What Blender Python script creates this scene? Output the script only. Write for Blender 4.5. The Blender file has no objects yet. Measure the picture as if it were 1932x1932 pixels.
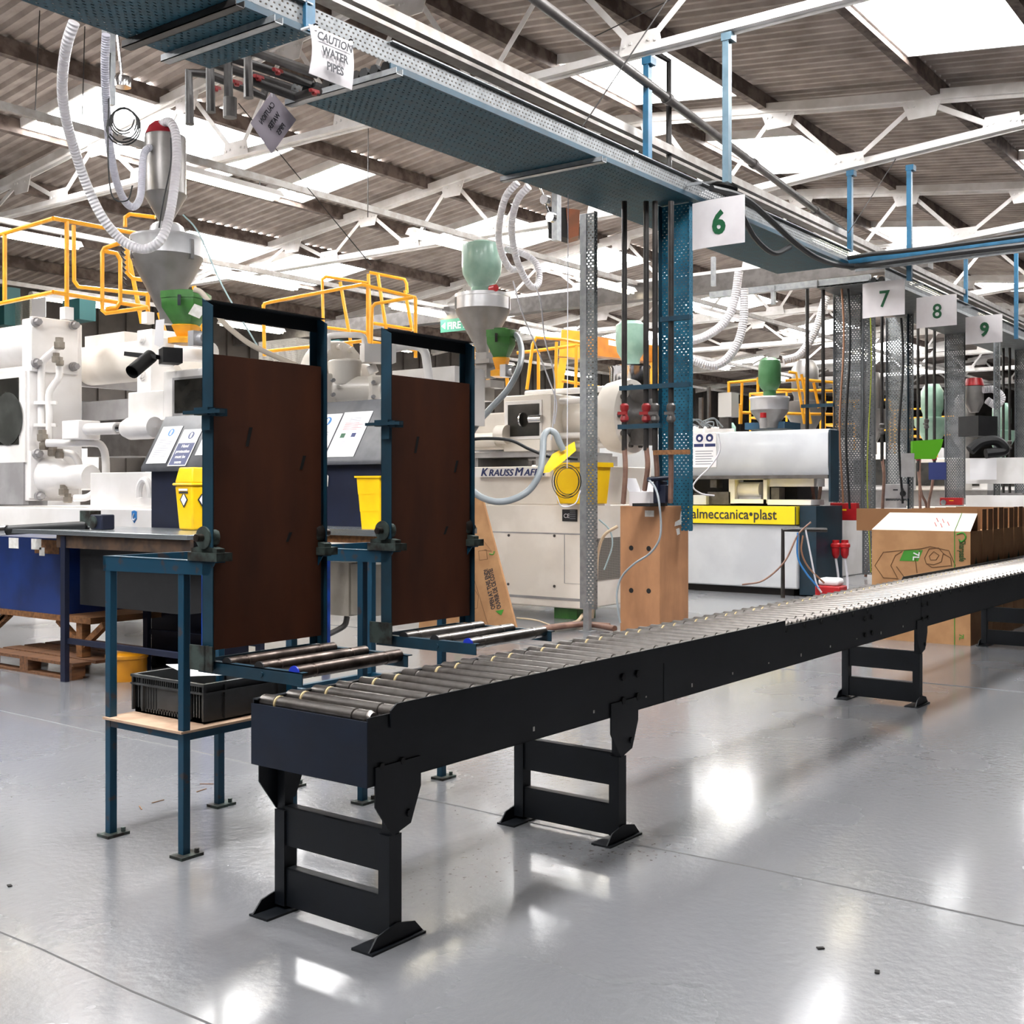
EXPO, WORLD, SKY, TUBE = 0.88, .15, 14.5, 12
import bpy, math, random
from mathutils import Vector, Matrix
random.seed(7)
S = bpy.context.scene
C = S.collection
# ---------- camera ----------
FP, AZ, V0, HC = 2196.0, math.radians(36.566), 925.0, 1.5
ca, sa = math.cos(AZ), math.sin(AZ)
cam = bpy.data.cameras.new('camera'); camo = bpy.data.objects.new('camera', cam); C.objects.link(camo)
camo.location = (0, 0, HC); camo.rotation_euler = (math.radians(90), 0, AZ - math.radians(90))
cam.sensor_width = 36; cam.lens = FP / 1932 * 36; cam.shift_y = -41 / 1932; cam.clip_end = 300; cam.clip_start = .05
S.camera = camo
# ---------- world, exposure ----------
S.view_settings.view_transform = 'Standard'; S.view_settings.look = 'None'; S.view_settings.gamma = 1
S.view_settings.use_curve_mapping = False; S.view_settings.exposure = EXPO
w = bpy.data.worlds.new('world'); S.world = w; w.use_nodes = True
w.node_tree.nodes['Background'].inputs[0].default_value = (.93, .96, 1, 1)
w.node_tree.nodes['Background'].inputs[1].default_value = WORLD
# ---------- measuring: a pixel of the photograph met with a plane of the hall ----------
def W(u, v, X=None, Y=None, Z=None, D=None):
    t = (u - 966) / FP; q = (V0 - v) / FP; dx = ca + sa * t; dy = sa - ca * t
    if X is not None: D = X / dx
    elif Y is not None: D = Y / dy
    elif Z is not None: D = (Z - HC) / q
    return Vector((D * dx, D * dy, HC + D * q))
def zat(v, D): return HC + (V0 - v) * D / FP
def dep(x, y): return x * ca + y * sa
# ---------- materials ----------
def lin(h):
    h = h.lstrip('#'); r = [int(h[i:i + 2], 16) / 255 for i in (0, 2, 4)]
    return tuple([c / 12.92 if c <= .04045 else ((c + .055) / 1.055) ** 2.4 for c in r] + [1])
MT = {}
def mat(name, c, c2=None, sc=6, rough=.5, metal=0, bump=0, thr=(.4, .6), rough2=None, stretch=None, bsc=None, coat=0):
    if name in MT: return MT[name]
    m = bpy.data.materials.new(name); m.use_nodes = True; n = m.node_tree.nodes; l = m.node_tree.links
    b = n['Principled BSDF']; b.inputs['Base Color'].default_value = lin(c)
    b.inputs['Roughness'].default_value = rough; b.inputs['Metallic'].default_value = metal
    if coat: b.inputs['Coat Weight'].default_value = coat; b.inputs['Coat Roughness'].default_value = .12
    tc = n.new('ShaderNodeTexCoord'); mp = n.new('ShaderNodeMapping'); l.new(tc.outputs['Object'], mp.inputs[0])
    if stretch: mp.inputs['Scale'].default_value = stretch
    nz = n.new('ShaderNodeTexNoise'); nz.inputs['Scale'].default_value = sc; nz.inputs['Detail'].default_value = 6
    l.new(mp.outputs[0], nz.inputs['Vector'])
    if c2:
        r = n.new('ShaderNodeMapRange'); r.inputs[1].default_value = thr[0]; r.inputs[2].default_value = thr[1]
        l.new(nz.outputs[0], r.inputs[0])
        mx = n.new('ShaderNodeMix'); mx.data_type = 'RGBA'; l.new(r.outputs[0], mx.inputs[0])
        mx.inputs[6].default_value = lin(c); mx.inputs[7].default_value = lin(c2); l.new(mx.outputs[2], b.inputs['Base Color'])
        if rough2 is not None:
            q = n.new('ShaderNodeMapRange'); l.new(r.outputs[0], q.inputs[0]); q.inputs[3].default_value = rough; q.inputs[4].default_value = rough2
            l.new(q.outputs[0], b.inputs['Roughness'])
    if bump:
        nb = nz
        if bsc: nb = n.new('ShaderNodeTexNoise'); nb.inputs['Scale'].default_value = bsc; nb.inputs['Detail'].default_value = 4; l.new(mp.outputs[0], nb.inputs['Vector'])
        bp = n.new('ShaderNodeBump'); bp.inputs['Strength'].default_value = bump; bp.inputs['Distance'].default_value = .02
        l.new(nb.outputs[0], bp.inputs['Height']); l.new(bp.outputs[0], b.inputs['Normal'])
    MT[name] = m; return m
def emat(name, c, st):
    m = bpy.data.materials.new(name); m.use_nodes = True; n = m.node_tree.nodes
    b = n['Principled BSDF']; b.inputs['Base Color'].default_value = lin(c); b.inputs['Emission Color'].default_value = lin(c)
    b.inputs['Emission Strength'].default_value = st; MT[name] = m; return m
def perf(name, c, px, py, a, b_, c2=None, metal=.3, rough=.5, stagger=.5):
    """sheet steel with rows of punched slots: real see-through holes"""
    m = mat(name, c, c2, 8, rough, metal); n = m.node_tree.nodes; l = m.node_tree.links
    bs = n['Principled BSDF']; out = n['Material Output']
    uv = n.new('ShaderNodeUVMap'); sp = n.new('ShaderNodeSeparateXYZ'); l.new(uv.outputs[0], sp.inputs[0])
    def M(op, i, j=None):
        k = n.new('ShaderNodeMath'); k.operation = op
        for s_, x in enumerate((i, j)):
            if x is None: continue
            if isinstance(x, (int, float)): k.inputs[s_].default_value = x
            else: l.new(x, k.inputs[s_])
        return k.outputs[0]
    v = M('DIVIDE', sp.outputs[1], py); row = M('FLOOR', v)
    u = M('ADD', M('DIVIDE', sp.outputs[0], px), M('MULTIPLY', M('MODULO', row, 2), stagger))
    fu = M('ABSOLUTE', M('SUBTRACT', M('FRACT', u), .5)); fv = M('ABSOLUTE', M('SUBTRACT', M('FRACT', v), .5))
    h = M('MULTIPLY', M('LESS_THAN', fu, a / 2), M('LESS_THAN', fv, b_ / 2))
    tr = n.new('ShaderNodeBsdfTransparent'); mx = n.new('ShaderNodeMixShader')
    l.new(h, mx.inputs[0]); l.new(bs.outputs[0], mx.inputs[1]); l.new(tr.outputs[0], mx.inputs[2]); l.new(mx.outputs[0], out.inputs[0])
    return m
# ---------- mesh building ----------
class MB:
    def __init__(s): s.v = []; s.f = []; s.uv = {}
    def add(s, vs, fs, uvs=None):
        o = len(s.v); s.v += [tuple(x) for x in vs]
        for i, f in enumerate(fs):
            if uvs: s.uv[len(s.f)] = uvs[i]
            s.f.append([o + k for k in f])
        return s
    def hexa(s, p):  # 8 points: bottom 4 then top 4
        return s.add(p, [(3, 2, 1, 0), (4, 5, 6, 7), (0, 1, 5, 4), (1, 2, 6, 5), (2, 3, 7, 6), (3, 0, 4, 7)])
    def box(s, x0, x1, y0, y1, z0, z1):
        if x0 > x1: x0, x1 = x1, x0
        if y0 > y1: y0, y1 = y1, y0
        if z0 > z1: z0, z1 = z1, z0
        return s.hexa([(x0, y0, z0), (x1, y0, z0), (x1, y1, z0), (x0, y1, z0), (x0, y0, z1), (x1, y0, z1), (x1, y1, z1), (x0, y1, z1)])
    def obox(s, c, ax, ay, az):  # centre and three half-axis vectors
        c, ax, ay, az = map(Vector, (c, ax, ay, az))
        return s.hexa([c - ax - ay - az, c + ax - ay - az, c + ax + ay - az, c - ax + ay - az, c - ax - ay + az, c + ax - ay + az, c + ax + ay + az, c - ax + ay + az])
    def bar(s, p, q, w, h, up=(0, 0, 1)):
        p, q = Vector(p), Vector(q); d = (q - p); n = d.normalized(); u = Vector(up)
        if abs(n.dot(u)) > .95: u = Vector((1, 0, 0))
        a = n.cross(u).normalized(); b = a.cross(n).normalized()
        return s.obox((p + q) / 2, a * w / 2, d / 2, b * h / 2)
    def angle(s, p, q, w, t=.008, up=(0, 0, 1), flip=1):
        p, q = Vector(p), Vector(q); n = (q - p).normalized(); u = Vector(up)
        if abs(n.dot(u)) > .95: u = Vector((1, 0, 0))
        a = n.cross(u).normalized(); b = a.cross(n).normalized()
        s.bar(p, q, w, t, up); return s.bar(p + a * flip * w / 2 + b * w / 2, q + a * flip * w / 2 + b * w / 2, t, w, up)
    def tube(s, pts, r, n=10, cap=True):
        P = [Vector(p) for p in pts]; rings = []; d = (P[1] - P[0]).normalized()
        u = Vector((0, 0, 1)) if abs(d.z) < .9 else Vector((1, 0, 0))
        a = d.cross(u).normalized(); L = 0; Ls = []
        for i, p in enumerate(P):
            if i: L += (p - P[i - 1]).length
            Ls.append(L)
            t = ((P[min(i + 1, len(P) - 1)] - p).normalized() + (p - P[max(i - 1, 0)]).normalized())
            t = t.normalized() if t.length > 1e-6 else d
            a = (a - t * a.dot(t)).normalized(); b = t.cross(a)
            rr = r[i] if isinstance(r, (list, tuple)) else r
            rings.append([p + (a * math.cos(k * 2 * math.pi / n) + b * math.sin(k * 2 * math.pi / n)) * rr for k in range(n)])
        vs = [x for g in rings for x in g]; fs = []; uv = []
        for i in range(len(P) - 1):
            for k in range(n):
                k2 = (k + 1) % n; fs.append((i * n + k, i * n + k2, i * n + n + k2, i * n + n + k))
                uv.append([(k / n, Ls[i]), ((k + 1) / n, Ls[i]), ((k + 1) / n, Ls[i + 1]), (k / n, Ls[i + 1])])
        if cap:
            fs.append(tuple(range(n))[::-1]); uv.append([(0, 0)] * n)
            fs.append(tuple((len(P) - 1) * n + k for k in range(n))); uv.append([(0, 0)] * n)
        return s.add(vs, fs, uv)
    def cyl(s, p, q, r, n=16, r2=None): return s.tube([p, q], [r, r if r2 is None else r2], n)
    def lathe(s, c, prof, n=24, ax='z'):  # prof: (radius, height)
        c = Vector(c); vs = []
        for r, z in prof:
            for k in range(n):
                t = 2 * math.pi * k / n; x, y = r * math.cos(t), r * math.sin(t)
                vs.append(c + Vector({'z': (x, y, z), 'y': (y, z, x), 'x': (z, x, y)}[ax]))
        fs = [(i * n + k, i * n + (k + 1) % n, i * n + n + (k + 1) % n, i * n + n + k) for i in range(len(prof) - 1) for k in range(n)]
        if prof[0][0] > 1e-4: fs.append(tuple(range(n))[::-1])
        if prof[-1][0] > 1e-4: fs.append(tuple((len(prof) - 1) * n + k for k in range(n)))
        return s.add(vs, fs)
    def prism(s, pts, e):  # planar outline (3D points) extruded by vector e
        P = [Vector(p) for p in pts]; e = Vector(e); n = len(P)
        fs = [tuple(range(n))[::-1], tuple(range(n, 2 * n))] + [(k, (k + 1) % n, n + (k + 1) % n, n + k) for k in range(n)]
        return s.add(P + [p + e for p in P], fs)
    def faceX(s, uL, uR, vT, vB, X, dx, ref=None):
        """box whose -X face is seen between columns uL,uR; rows read at uR"""
        a = W(uL, vT, X=X); b = W(uR, vT, X=X); b2 = W(uR, vB, X=X)
        return s.box(X, X + dx, b.y, a.y, b2.z, b.z)
    def faceY(s, uL, uR, vT, vB, Y, dy):
        a = W(uL, vT, Y=Y); b = W(uR, vT, Y=Y); a2 = W(uL, vB, Y=Y)
        return s.box(a.x, b.x, Y, Y + dy, a2.z, a.z)
    def build(s, name, m, parent=None, label=None, bevel=0, smooth=True):
        me = bpy.data.meshes.new(name); off = Vector((0, 0, 0)); p = parent
        while p: off += p.location; p = p.parent
        me.from_pydata([Vector(v) - off for v in s.v], [], s.f); me.update()
        ul = me.uv_layers.new(name='UVMap').data
        for i, pl in enumerate(me.polygons):
            if i in s.uv:
                for k, li in enumerate(pl.loop_indices): ul[li].uv = s.uv[i][k]
            else:
                n = pl.normal; ax = max(range(3), key=lambda k: abs(n[k])); A, B = [(1, 2), (0, 2), (0, 1)][ax]
                for li in pl.loop_indices:
                    co = me.vertices[me.loops[li].vertex_index].co; ul[li].uv = (co[A] + 100, co[B] + 100)
        me.materials.append(m)
        if smooth:
            me.shade_smooth() if hasattr(me, 'shade_smooth') else None
            me.set_sharp_from_angle(angle=math.radians(35))
        o = bpy.data.objects.new(name, me); C.objects.link(o)
        if parent: o.parent = parent
        if label: o['label'] = label
        if bevel:
            b = o.modifiers.new('edge', 'BEVEL'); b.width = bevel; b.segments = 2; b.limit_method = 'ANGLE'
        return o
def tag(o, label=None, cat=None, group=None, kind=None):
    if label: o['label'] = label
    if cat: o['category'] = cat
    if group: o['group'] = group
    if kind: o['kind'] = kind
    return o
def thing(name, loc, label, cat, group=None):
    o = bpy.data.objects.new(name, None); C.objects.link(o); o.location = loc; o.empty_display_size = .1
    return tag(o, label, cat, group)
def copy_tree(o, parent=None):
    kids = [c for c in o.children]
    c = o.copy(); C.objects.link(c)
    if parent: c.parent = parent
    for k in kids: copy_tree(k, c)
    return c
def repeat(o, dx, dy, label, dz=0):
    c = copy_tree(o); c.location = o.location + Vector((dx, dy, dz)); c['label'] = label; return c
def struct(name, mb, m, **k): o = mb.build(name, m, **k); o['kind'] = 'structure'; return o
def smoothpts(pts, n=6):
    P = [Vector(p) for p in pts]; P = [P[0] * 2 - P[1]] + P + [P[-1] * 2 - P[-2]]; out = []
    for i in range(1, len(P) - 2):
        a, b, c, d = P[i - 1:i + 3]
        for k in range(n):
            t = k / n; out.append(.5 * ((2 * b) + (c - a) * t + (2 * a - 5 * b + 4 * c - d) * t * t + (3 * b - a - 3 * c + d) * t ** 3))
    return out + [P[-2]]
def text(s_, size, m, origin, right, up, parent, name='lettering', align='LEFT', shear=0, bold=0, sx=1, d=.001, spacing=1, line=1):
    cu = bpy.data.curves.new(name, 'FONT'); cu.body = s_; cu.size = size; cu.align_x = align; cu.shear = shear; cu.offset = bold
    cu.extrude = d; cu.space_character = spacing; cu.space_line = line; cu.resolution_u = 3
    t = bpy.data.objects.new(name, cu); C.objects.link(t)
    dg = bpy.context.evaluated_depsgraph_get(); me = bpy.data.meshes.new_from_object(t.evaluated_get(dg)); C.objects.unlink(t); bpy.data.objects.remove(t)
    r = Vector(right).normalized(); u = Vector(up).normalized(); nn = r.cross(u)
    off = Vector((0, 0, 0)); p = parent
    while p: off += p.location; p = p.parent
    o_ = Vector(origin) - off
    for v in me.vertices: v.co = o_ + r * v.co.x * sx + u * v.co.y + nn * (v.co.z)
    me.materials.clear(); me.materials.append(m)
    o = bpy.data.objects.new(name, me); C.objects.link(o); o.parent = parent
    return o
RX, UP = Vector((0, -1, 0)), Vector((0, 0, 1))   # reading direction on faces that look towards -X
# ---------- palette ----------
M_floor = mat('floor_paint', '#7e7f82', '#757679', .8, .24, 0, .14, (.2, .85), .3, bsc=26, coat=.5)
def specks(m, c, sc, lo, hi):
    n = m.node_tree.nodes; l = m.node_tree.links; b = n['Principled BSDF']; src = b.inputs['Base Color'].links[0].from_socket
    tc = n.new('ShaderNodeTexCoord'); a = n.new('ShaderNodeTexNoise'); a.inputs['Scale'].default_value = sc; a.inputs['Detail'].default_value = 5; l.new(tc.outputs['Object'], a.inputs[0])
    d = n.new('ShaderNodeTexNoise'); d.inputs['Scale'].default_value = .55; l.new(tc.outputs['Object'], d.inputs[0])
    k = n.new('ShaderNodeMath'); k.operation = 'MULTIPLY'; l.new(a.outputs[0], k.inputs[0]); l.new(d.outputs[0], k.inputs[1])
    r = n.new('ShaderNodeMapRange'); r.inputs[1].default_value = lo; r.inputs[2].default_value = hi; l.new(k.outputs[0], r.inputs[0])
    x = n.new('ShaderNodeMix'); x.data_type = 'RGBA'; l.new(r.outputs[0], x.inputs[0]); l.new(src, x.inputs[6]); x.inputs[7].default_value = lin(c); l.new(x.outputs[2], b.inputs['Base Color'])
specks(M_floor, '#5a5550', 38, .40, .46)
M_roof = mat('roof_sheet', '#b0a49c', '#8c8078', 2.5, .65, .0, .1, (.35, .7))
M_purlin = mat('purlin_steel', '#75675f', '#4c3f38', 6, .7)
M_white = mat('white_steel', '#f0edeb', '#dedad6', 3, .4)
M_rail = mat('galvanised_rail', '#9a9692', '#88827d', 8, .45, .4)
M_galv = mat('galvanised_steel', '#a3a6a8', '#93979a', 14, .4, .5)
M_navy = mat('navy_paint', '#050b12', '#070e17', 8, .5, .0, .0, coat=.06)
M_navy2 = mat('navy_panel', '#060e26', '#09132d', 5, .55)
M_teal = mat('blue_green_paint', '#083648', '#0a2e3e', 7, .5, coat=.08)
M_tealsc = mat('scratched_blue_paint', '#0b4058', '#3c3a3f', 14, .45, .1, 0, (.6, .66))
M_blue = mat('bright_blue_paint', '#0a3c96', '#0c2f70', 6, .4)
M_sky = mat('light_blue_paint', '#255f80', '#205470', 8, .45)
M_steel = mat('roller_steel', '#a5a09c', '#706a65', 9, .27, .95, 0, (.3, .7), .38)
M_steeld = mat('dark_roller_steel', '#6f635c', '#3d332e', 14, .33, .9, .1, (.35, .65), .45)
M_cast = mat('cast_iron_green', '#55625d', '#3a3532', 14, .5, .6, .2)
M_black = mat('black_plastic', '#0c0c0e', '#121214', 9, .6)
M_rub = mat('black_cable', '#17181a', None, 5, .5)
M_board = mat('dark_plywood', '#6d3718', '#3c1d0d', 2.2, .75, 0, .03, (.2, .85), .7, (2.6, 2.6, .7))
M_mach = mat('machine_cream', '#efe8de', '#e2dacf', 2, .4, coat=.2)
M_machw = mat('machine_white', '#f3f0ee', '#e6e2de', 2, .35, coat=.3)
M_machg = mat('machine_grey', '#a7a5a5', '#959292', 3, .4, .1)
M_alm = mat('machine_pale_grey', '#c6c9cd', '#bbbec3', 2, .35, .1, coat=.3)
M_yel = mat('yellow_paint', '#fbb324', '#f0a61e', 6, .4, coat=.2)
M_yelp = mat('yellow_plastic', '#f6c80c', '#eebb08', 3, .4)
M_yels = mat('yellow_sign_band', '#f0d614', None, 3, .4)
M_green = mat('green_paint', '#3f7a33', '#356a2c', 8, .4, coat=.2)
M_redd = mat('valve_red', '#84191b', None, 4, .45)
M_seag = mat('sea_green_paint', '#89a898', '#7d9d8d', 6, .38, coat=.3)
M_lime = mat('lime_green_paint', '#5cab24', None, 5, .4)
M_hop = mat('hopper_steel', '#8b8886', '#807c7a', 4, .38, .5)
M_hopl = mat('bright_hopper_band', '#d3d3d6', '#c8c8ca', 5, .3, .5)
M_hose = mat('white_hose', '#d4d2d8', None, 5, .35)
M_hoseg = mat('grey_hose', '#8f969a', None, 5, .4)
M_hoseb = mat('brown_hose', '#8b6a5a', '#77584c', 8, .5)
M_cardb = mat('cardboard', '#b5895f', '#a87c54', 5, .8, 0, .05)
M_cardd = mat('cardboard_edge', '#8a6240', None, 5, .85)
M_wood = mat('painted_wood', '#b5835c', '#946848', 3, .65, 0, .05, (.25, .75), None, (2, 2, 1))
M_wood2 = mat('bench_wood', '#8d5f36', '#5d3c20', 5, .7, 0, 0, (.3, .7), None, (1, 6, 6))
M_pallet = mat('pallet_wood', '#7b5232', '#4d3220', 5, .8, 0, .1, (.3, .7), None, (1, 7, 7))
M_paper = mat('paper', '#eceaec', None, 3, .6)
M_card = mat('sign_board', '#d2ced0', '#c8c3c6', 3, .5)
M_ink = mat('dark_ink', '#2a2a30', None, 3, .6)
M_inkg = mat('green_ink', '#06502d', None, 3, .5)
M_inkb = mat('blue_ink', '#16265f', None, 3, .5)
M_inks = mat('sky_blue_ink', '#2e78bb', None, 3, .5)
M_inkr = mat('red_ink', '#c8505a', None, 3, .5)
M_inkgrey = mat('grey_ink', '#8e9098', None, 3, .5)
M_cgreen = mat('carton_green_ink', '#3a8a25', None, 3, .6)
M_red = mat('red_plastic', '#b51a20', '#a01319', 6, .4)
M_pipe = mat('dark_pipe', '#33302f', '#262322', 8, .4, .3)
M_pipeg = mat('grey_pipe', '#5c5856', '#4c4846', 8, .4, .2)
M_glass = mat('smoked_window', '#20201e', '#34322e', 3, .12, 0)
M_chrome = mat('chrome', '#c7c7c9', None, 3, .12, 1)
M_copper = mat('copper_pipe', '#9a7158', None, 3, .45, .4)
M_crate = mat('grey_crate_plastic', '#444647', '#393b3c', 8, .45)
M_bluering = mat('blue_roller_cap', '#1a35b8', None, 4, .4)
M_belt = mat('cream_belt', '#cdb98c', None, 4, .5)
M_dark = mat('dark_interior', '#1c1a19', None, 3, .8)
M_mesh = perf('wire_grille', '#b9b4ac', .02, .02, .72, .72, None, .5, .5, 0)
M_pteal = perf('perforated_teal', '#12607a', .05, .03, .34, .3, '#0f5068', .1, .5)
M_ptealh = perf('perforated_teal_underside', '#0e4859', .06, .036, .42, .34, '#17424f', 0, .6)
M_pgalv = perf('perforated_galvanised', '#8d9193', .05, .03, .4, .4, '#7d8183', .4, .45)
M_pgalvd = perf('perforated_dull_steel', '#747779', .045, .032, .4, .36, '#65686a', .3, .5)
M_wallL = mat('wall_sheet_grey', '#4e4945', '#413c39', 2, .8)
M_sticker = mat('sticker_white', '#e9e7e2', '#d8d4cc', 20, .6)
M_steelflat = mat('steel_bench_top', '#a0a6aa', '#989ea2', 2, .26, .75)
def ribbed(name, c, pitch, depth=.006):
    m = mat(name, c, None, 5, .35); n = m.node_tree.nodes; l = m.node_tree.links
    uv = n.new('ShaderNodeUVMap'); sp = n.new('ShaderNodeSeparateXYZ'); l.new(uv.outputs[0], sp.inputs[0])
    k = n.new('ShaderNodeMath'); k.operation = 'MULTIPLY'; l.new(sp.outputs[1], k.inputs[0]); k.inputs[1].default_value = 2 * math.pi / pitch
    q = n.new('ShaderNodeMath'); q.operation = 'SINE'; l.new(k.outputs[0], q.inputs[0])
    bp = n.new('ShaderNodeBump'); bp.inputs['Distance'].default_value = depth; bp.inputs['Strength'].default_value = .8
    l.new(q.outputs[0], bp.inputs['Height']); l.new(bp.outputs[0], n['Principled BSDF'].inputs['Normal']); return m
M_ribw = ribbed('ribbed_white_hose', '#dbd8dc', .035)
M_ribt = ribbed('ribbed_clear_hose', '#c9c8d4', .022, .003)
E_sky = emat('skylight_glazing', '#ffffff', SKY)
E_tube = emat('lit_tube', '#fff6dc', TUBE)
E_led = emat('red_led', '#ff1020', 3)
E_green = emat('green_sign_face', '#2f7f6a', .05)
# ================= setting =================
fl = MB()
fl.box(-9, 64, -14, 36, -.1, 0); struct('floor', fl, M_floor, smooth=False)
YR, ZR, SL = 9.2, 7.28, .12
def roofz(y):
    d = abs(((y - YR + 13) % 26) - 13); return ZR - SL * d
sky = [(12.6, 14.6, 6.9, 8.6), (16.8, 19.2, 6.9, 8.6), (24.4, 26.6, 6.9, 8.6), (32, 34.2, 6.9, 8.6), (40, 42.2, 6.9, 8.6),
       (-3.4, -1, 2.9, 4.4), (0, 2.4, 2.9, 4.4), (3.6, 5.8, 2.9, 4.4), (7.2, 9.6, 2.9, 4.4), (11.4, 13.7, 2.9, 4.4), (19, 21.4, 2.9, 4.4), (27, 29.2, 2.9, 4.4), (35, 37.2, 2.9, 4.4),
       (3, 5.4, 13, 14.9), (8.8, 9.6, 13, 14.9), (9.8, 12.2, 13, 14.9), (13.2, 14, 13, 14.9), (17.4, 19.6, 13, 14.9), (20.8, 23, 13, 14.9), (27.6, 30, 13, 14.9), (34, 36.4, 13, 14.9), (40, 42.4, 13, 14.9),
       (13.4, 15.4, 17, 18.8), (16, 18, 17, 18.8), (22, 24.6, 17, 18.8), (29.2, 31.8, 17, 18.8), (37, 39.4, 17, 18.8),
       (1, 3.4, 6.9, 8.6), (0, 2.4, 13, 14.9), (-5, -2.6, 6.9, 8.6),
       (12, 14.4, 25.6, 27.6), (19, 21.4, 25.6, 27.6), (26, 28.4, 25.6, 27.6), (33, 35.4, 25.6, 27.6), (4, 6.4, 25.6, 27.6)]
ys = sorted(set([-16.8, -3.8, 22.2, 9.2, 35.2] + [y for s_ in sky for y in s_[2:]]))
PRO = [(0, 0), (.04, .045), (.1, .045), (.14, 0), (.2, 0)]
def sheet(mb, x0, x1, y0, y1):
    n = round((x1 - x0) / .2); P = []
    for i in range(n):
        for a, h in PRO[:-1]: P.append((x0 + i * .2 + a, h))
    P.append((x1, 0)); e = 1e-4
    vs = [(x, y, roofz(y + (e if y == y0 else -e)) + h) for y in (y0, y1) for x, h in P]; k = len(P)
    mb.add(vs, [(i, i + 1, k + i + 1, k + i) for i in range(k - 1)])
rf = MB()
for y0, y1 in zip(ys, ys[1:]):
    cuts = sorted([(a, b) for a, b, c, d in sky if c <= y0 + .01 and d >= y1 - .01]); x = -9
    for a, b in cuts + [(62, 62)]:
        if a > x: sheet(rf, x, a, y0, y1)
        x = b
struct('ceiling', rf, M_roof)
for i, (a, b, c, d) in enumerate(sky):
    m = MB(); sheet(m, a, b, c, d)
    wo = struct('window_%d' % (i + 1), m, E_sky)
    k = MB()
    for (p, q) in (((a, c), (b, c)), ((a, d), (b, d)), ((a, c), (a, d)), ((b, c), (b, d))):
        k.bar((p[0], p[1], roofz(p[1]) - .06), (q[0], q[1], roofz(q[1]) - .06), .03, .14)
    k.build('window_frame', M_white, wo)
tn = 0
for y in (-2.1, .95, 2.85, 4.45, 6.8, 8.65, 9.75, 11.3, 12.95, 14.95, 16.95, 18.85, 20.6, 25.5, 27.7, 31):
    m = MB(); z = roofz(y); m.box(-8, 61, y - .04, y + .04, z - .2, z - .01); m.box(-8, 61, y - .04, y + .07, z - .21, z - .2)
    tn += 1; struct('trim_%d' % tn, m, M_purlin, smooth=False)
for nm, b in (('wall_left', (-9, 62, 22.1, 22.3, 0, 2.6)), ('wall_left', (-9, 62, 22.1, 22.3, 3.4, 5.7)), ('wall_far', (61.8, 62, -14, 36, 0, 7.4)), ('wall_right', (-9, 62, -14.2, -14, 0, 6.9)), ('wall_near', (-9.2, -9, -14, 36, 0, 7.4))):
    m = MB(); m.box(*b)
    if nm == 'wall_left':
        for i in range(100): m.box(-9 + i * .7, -8.95 + i * .7, 22.04, 22.1, b[4], b[5])
    struct(nm + ('_upper' if b[4] > 3 else ''), m, M_wallL, smooth=False)
m = MB(); m.box(-9, 62, 22.15, 22.25, 2.6, 3.4); struct('window_40', m, mat('dim_glazing', '#8b8f90', '#6b6e70', 3, .3))
for x_ in (W(1676, 1692, Z=0).x, W(200, 1846, Z=0).x, 9.2):
    m = MB(); m.tube([(x_ + .012 * math.sin(k * 1.7) , -6 + k * .5, .0005) for k in range(40)], .0035, 4)
    tn += 1; struct('trim_%d' % tn, m, mat('floor_joint', '#6f6e6e', None, 5, .7))
# ---------- roof trusses ----------
ZB = 5.66
def truss(X, label, rise=0):
    zbf = lambda y: ZB + rise * max(0, 7 - y) * (y > -.5) + rise * 7.5 * (y <= -.5)
    r = thing('roof_truss', (X, 9.2, ZB), label, 'roof truss', 'white lattice trusses under the roof')
    m = MB(); [(m.angle((X, p_, zbf(p_)), (X, q_, zbf(q_)), .12, .012), m.bar((X + .02, p_, zbf(p_) + .03), (X + .02, q_, zbf(q_) + .03), .012, .13)) for p_, q_ in (((7, 22.2), (-.49, 7)) if rise else ((-3.8, 22.2),))]; m.build('bottom_chord', M_white, r)
    for a, b in ((-3.8, 9.2), (9.2, 22.2)):
        m = MB(); za, zb = (roofz(y) - .26 for y in (a, b)); m.angle((X, a, za), (X, b, zb), .12, .012, flip=-1); m.bar((X, a, za), (X, b, zb), .02, .1); m.build('top_chord', M_white, r)
    nb = [5.62 + 1.94 * k for k in range(-4, 8)]
    if rise: nb = [y for y in nb if y > 1]
    for y in nb:
        for s_ in (-1, 1):
            yt = y + s_ * .97
            m = MB(); m.angle((X + .02 * s_, y + .08 * s_, zbf(y) + .08), (X + .02 * s_, yt - .08 * s_, roofz(yt) - .3), .06, .008, up=(1, 0, 0)); m.build('brace', M_white, r)
        m = MB(); g = [(X - .03, y - .24, zbf(y)), (X - .03, y + .24, zbf(y)), (X - .03, y + .2, zbf(y) + .2), (X - .03, y - .2, zbf(y) + .2)]
        m.prism(g, (.012, 0, 0))
        for q in (-.17, -.1, .1, .17): m.cyl((X - .045, y + q, zbf(y) + .13 - abs(q) * .2), (X - .028, y + q, zbf(y) + .13 - abs(q) * .2), .016, 6)
        m.build('gusset_plate', M_white, r)
        yt = y - .97; zt = roofz(yt) - .26; m = MB()
        m.prism([(X - .03, yt - .26, zt + .02), (X - .03, yt + .26, zt + .02), (X - .03, yt + .17, zt - .22), (X - .03, yt - .17, zt - .22)], (.012, 0, 0))
        for q in (-.17, -.1, .1, .17): m.cyl((X - .045, yt + q, zt - .06), (X - .028, yt + q, zt - .06), .016, 6)
        m.build('gusset_plate', M_white, r)
    return r
TW = ['nearest', 'second', 'third', 'fourth', 'fifth', 'sixth', 'seventh', 'eighth', 'ninth']
tr0 = truss(4.25, 'white steel roof truss nearest the viewer, cut off by the top edge')
tr1 = truss(15.07, 'white steel lattice roof truss, third one counting away from the viewer', .075)
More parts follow.
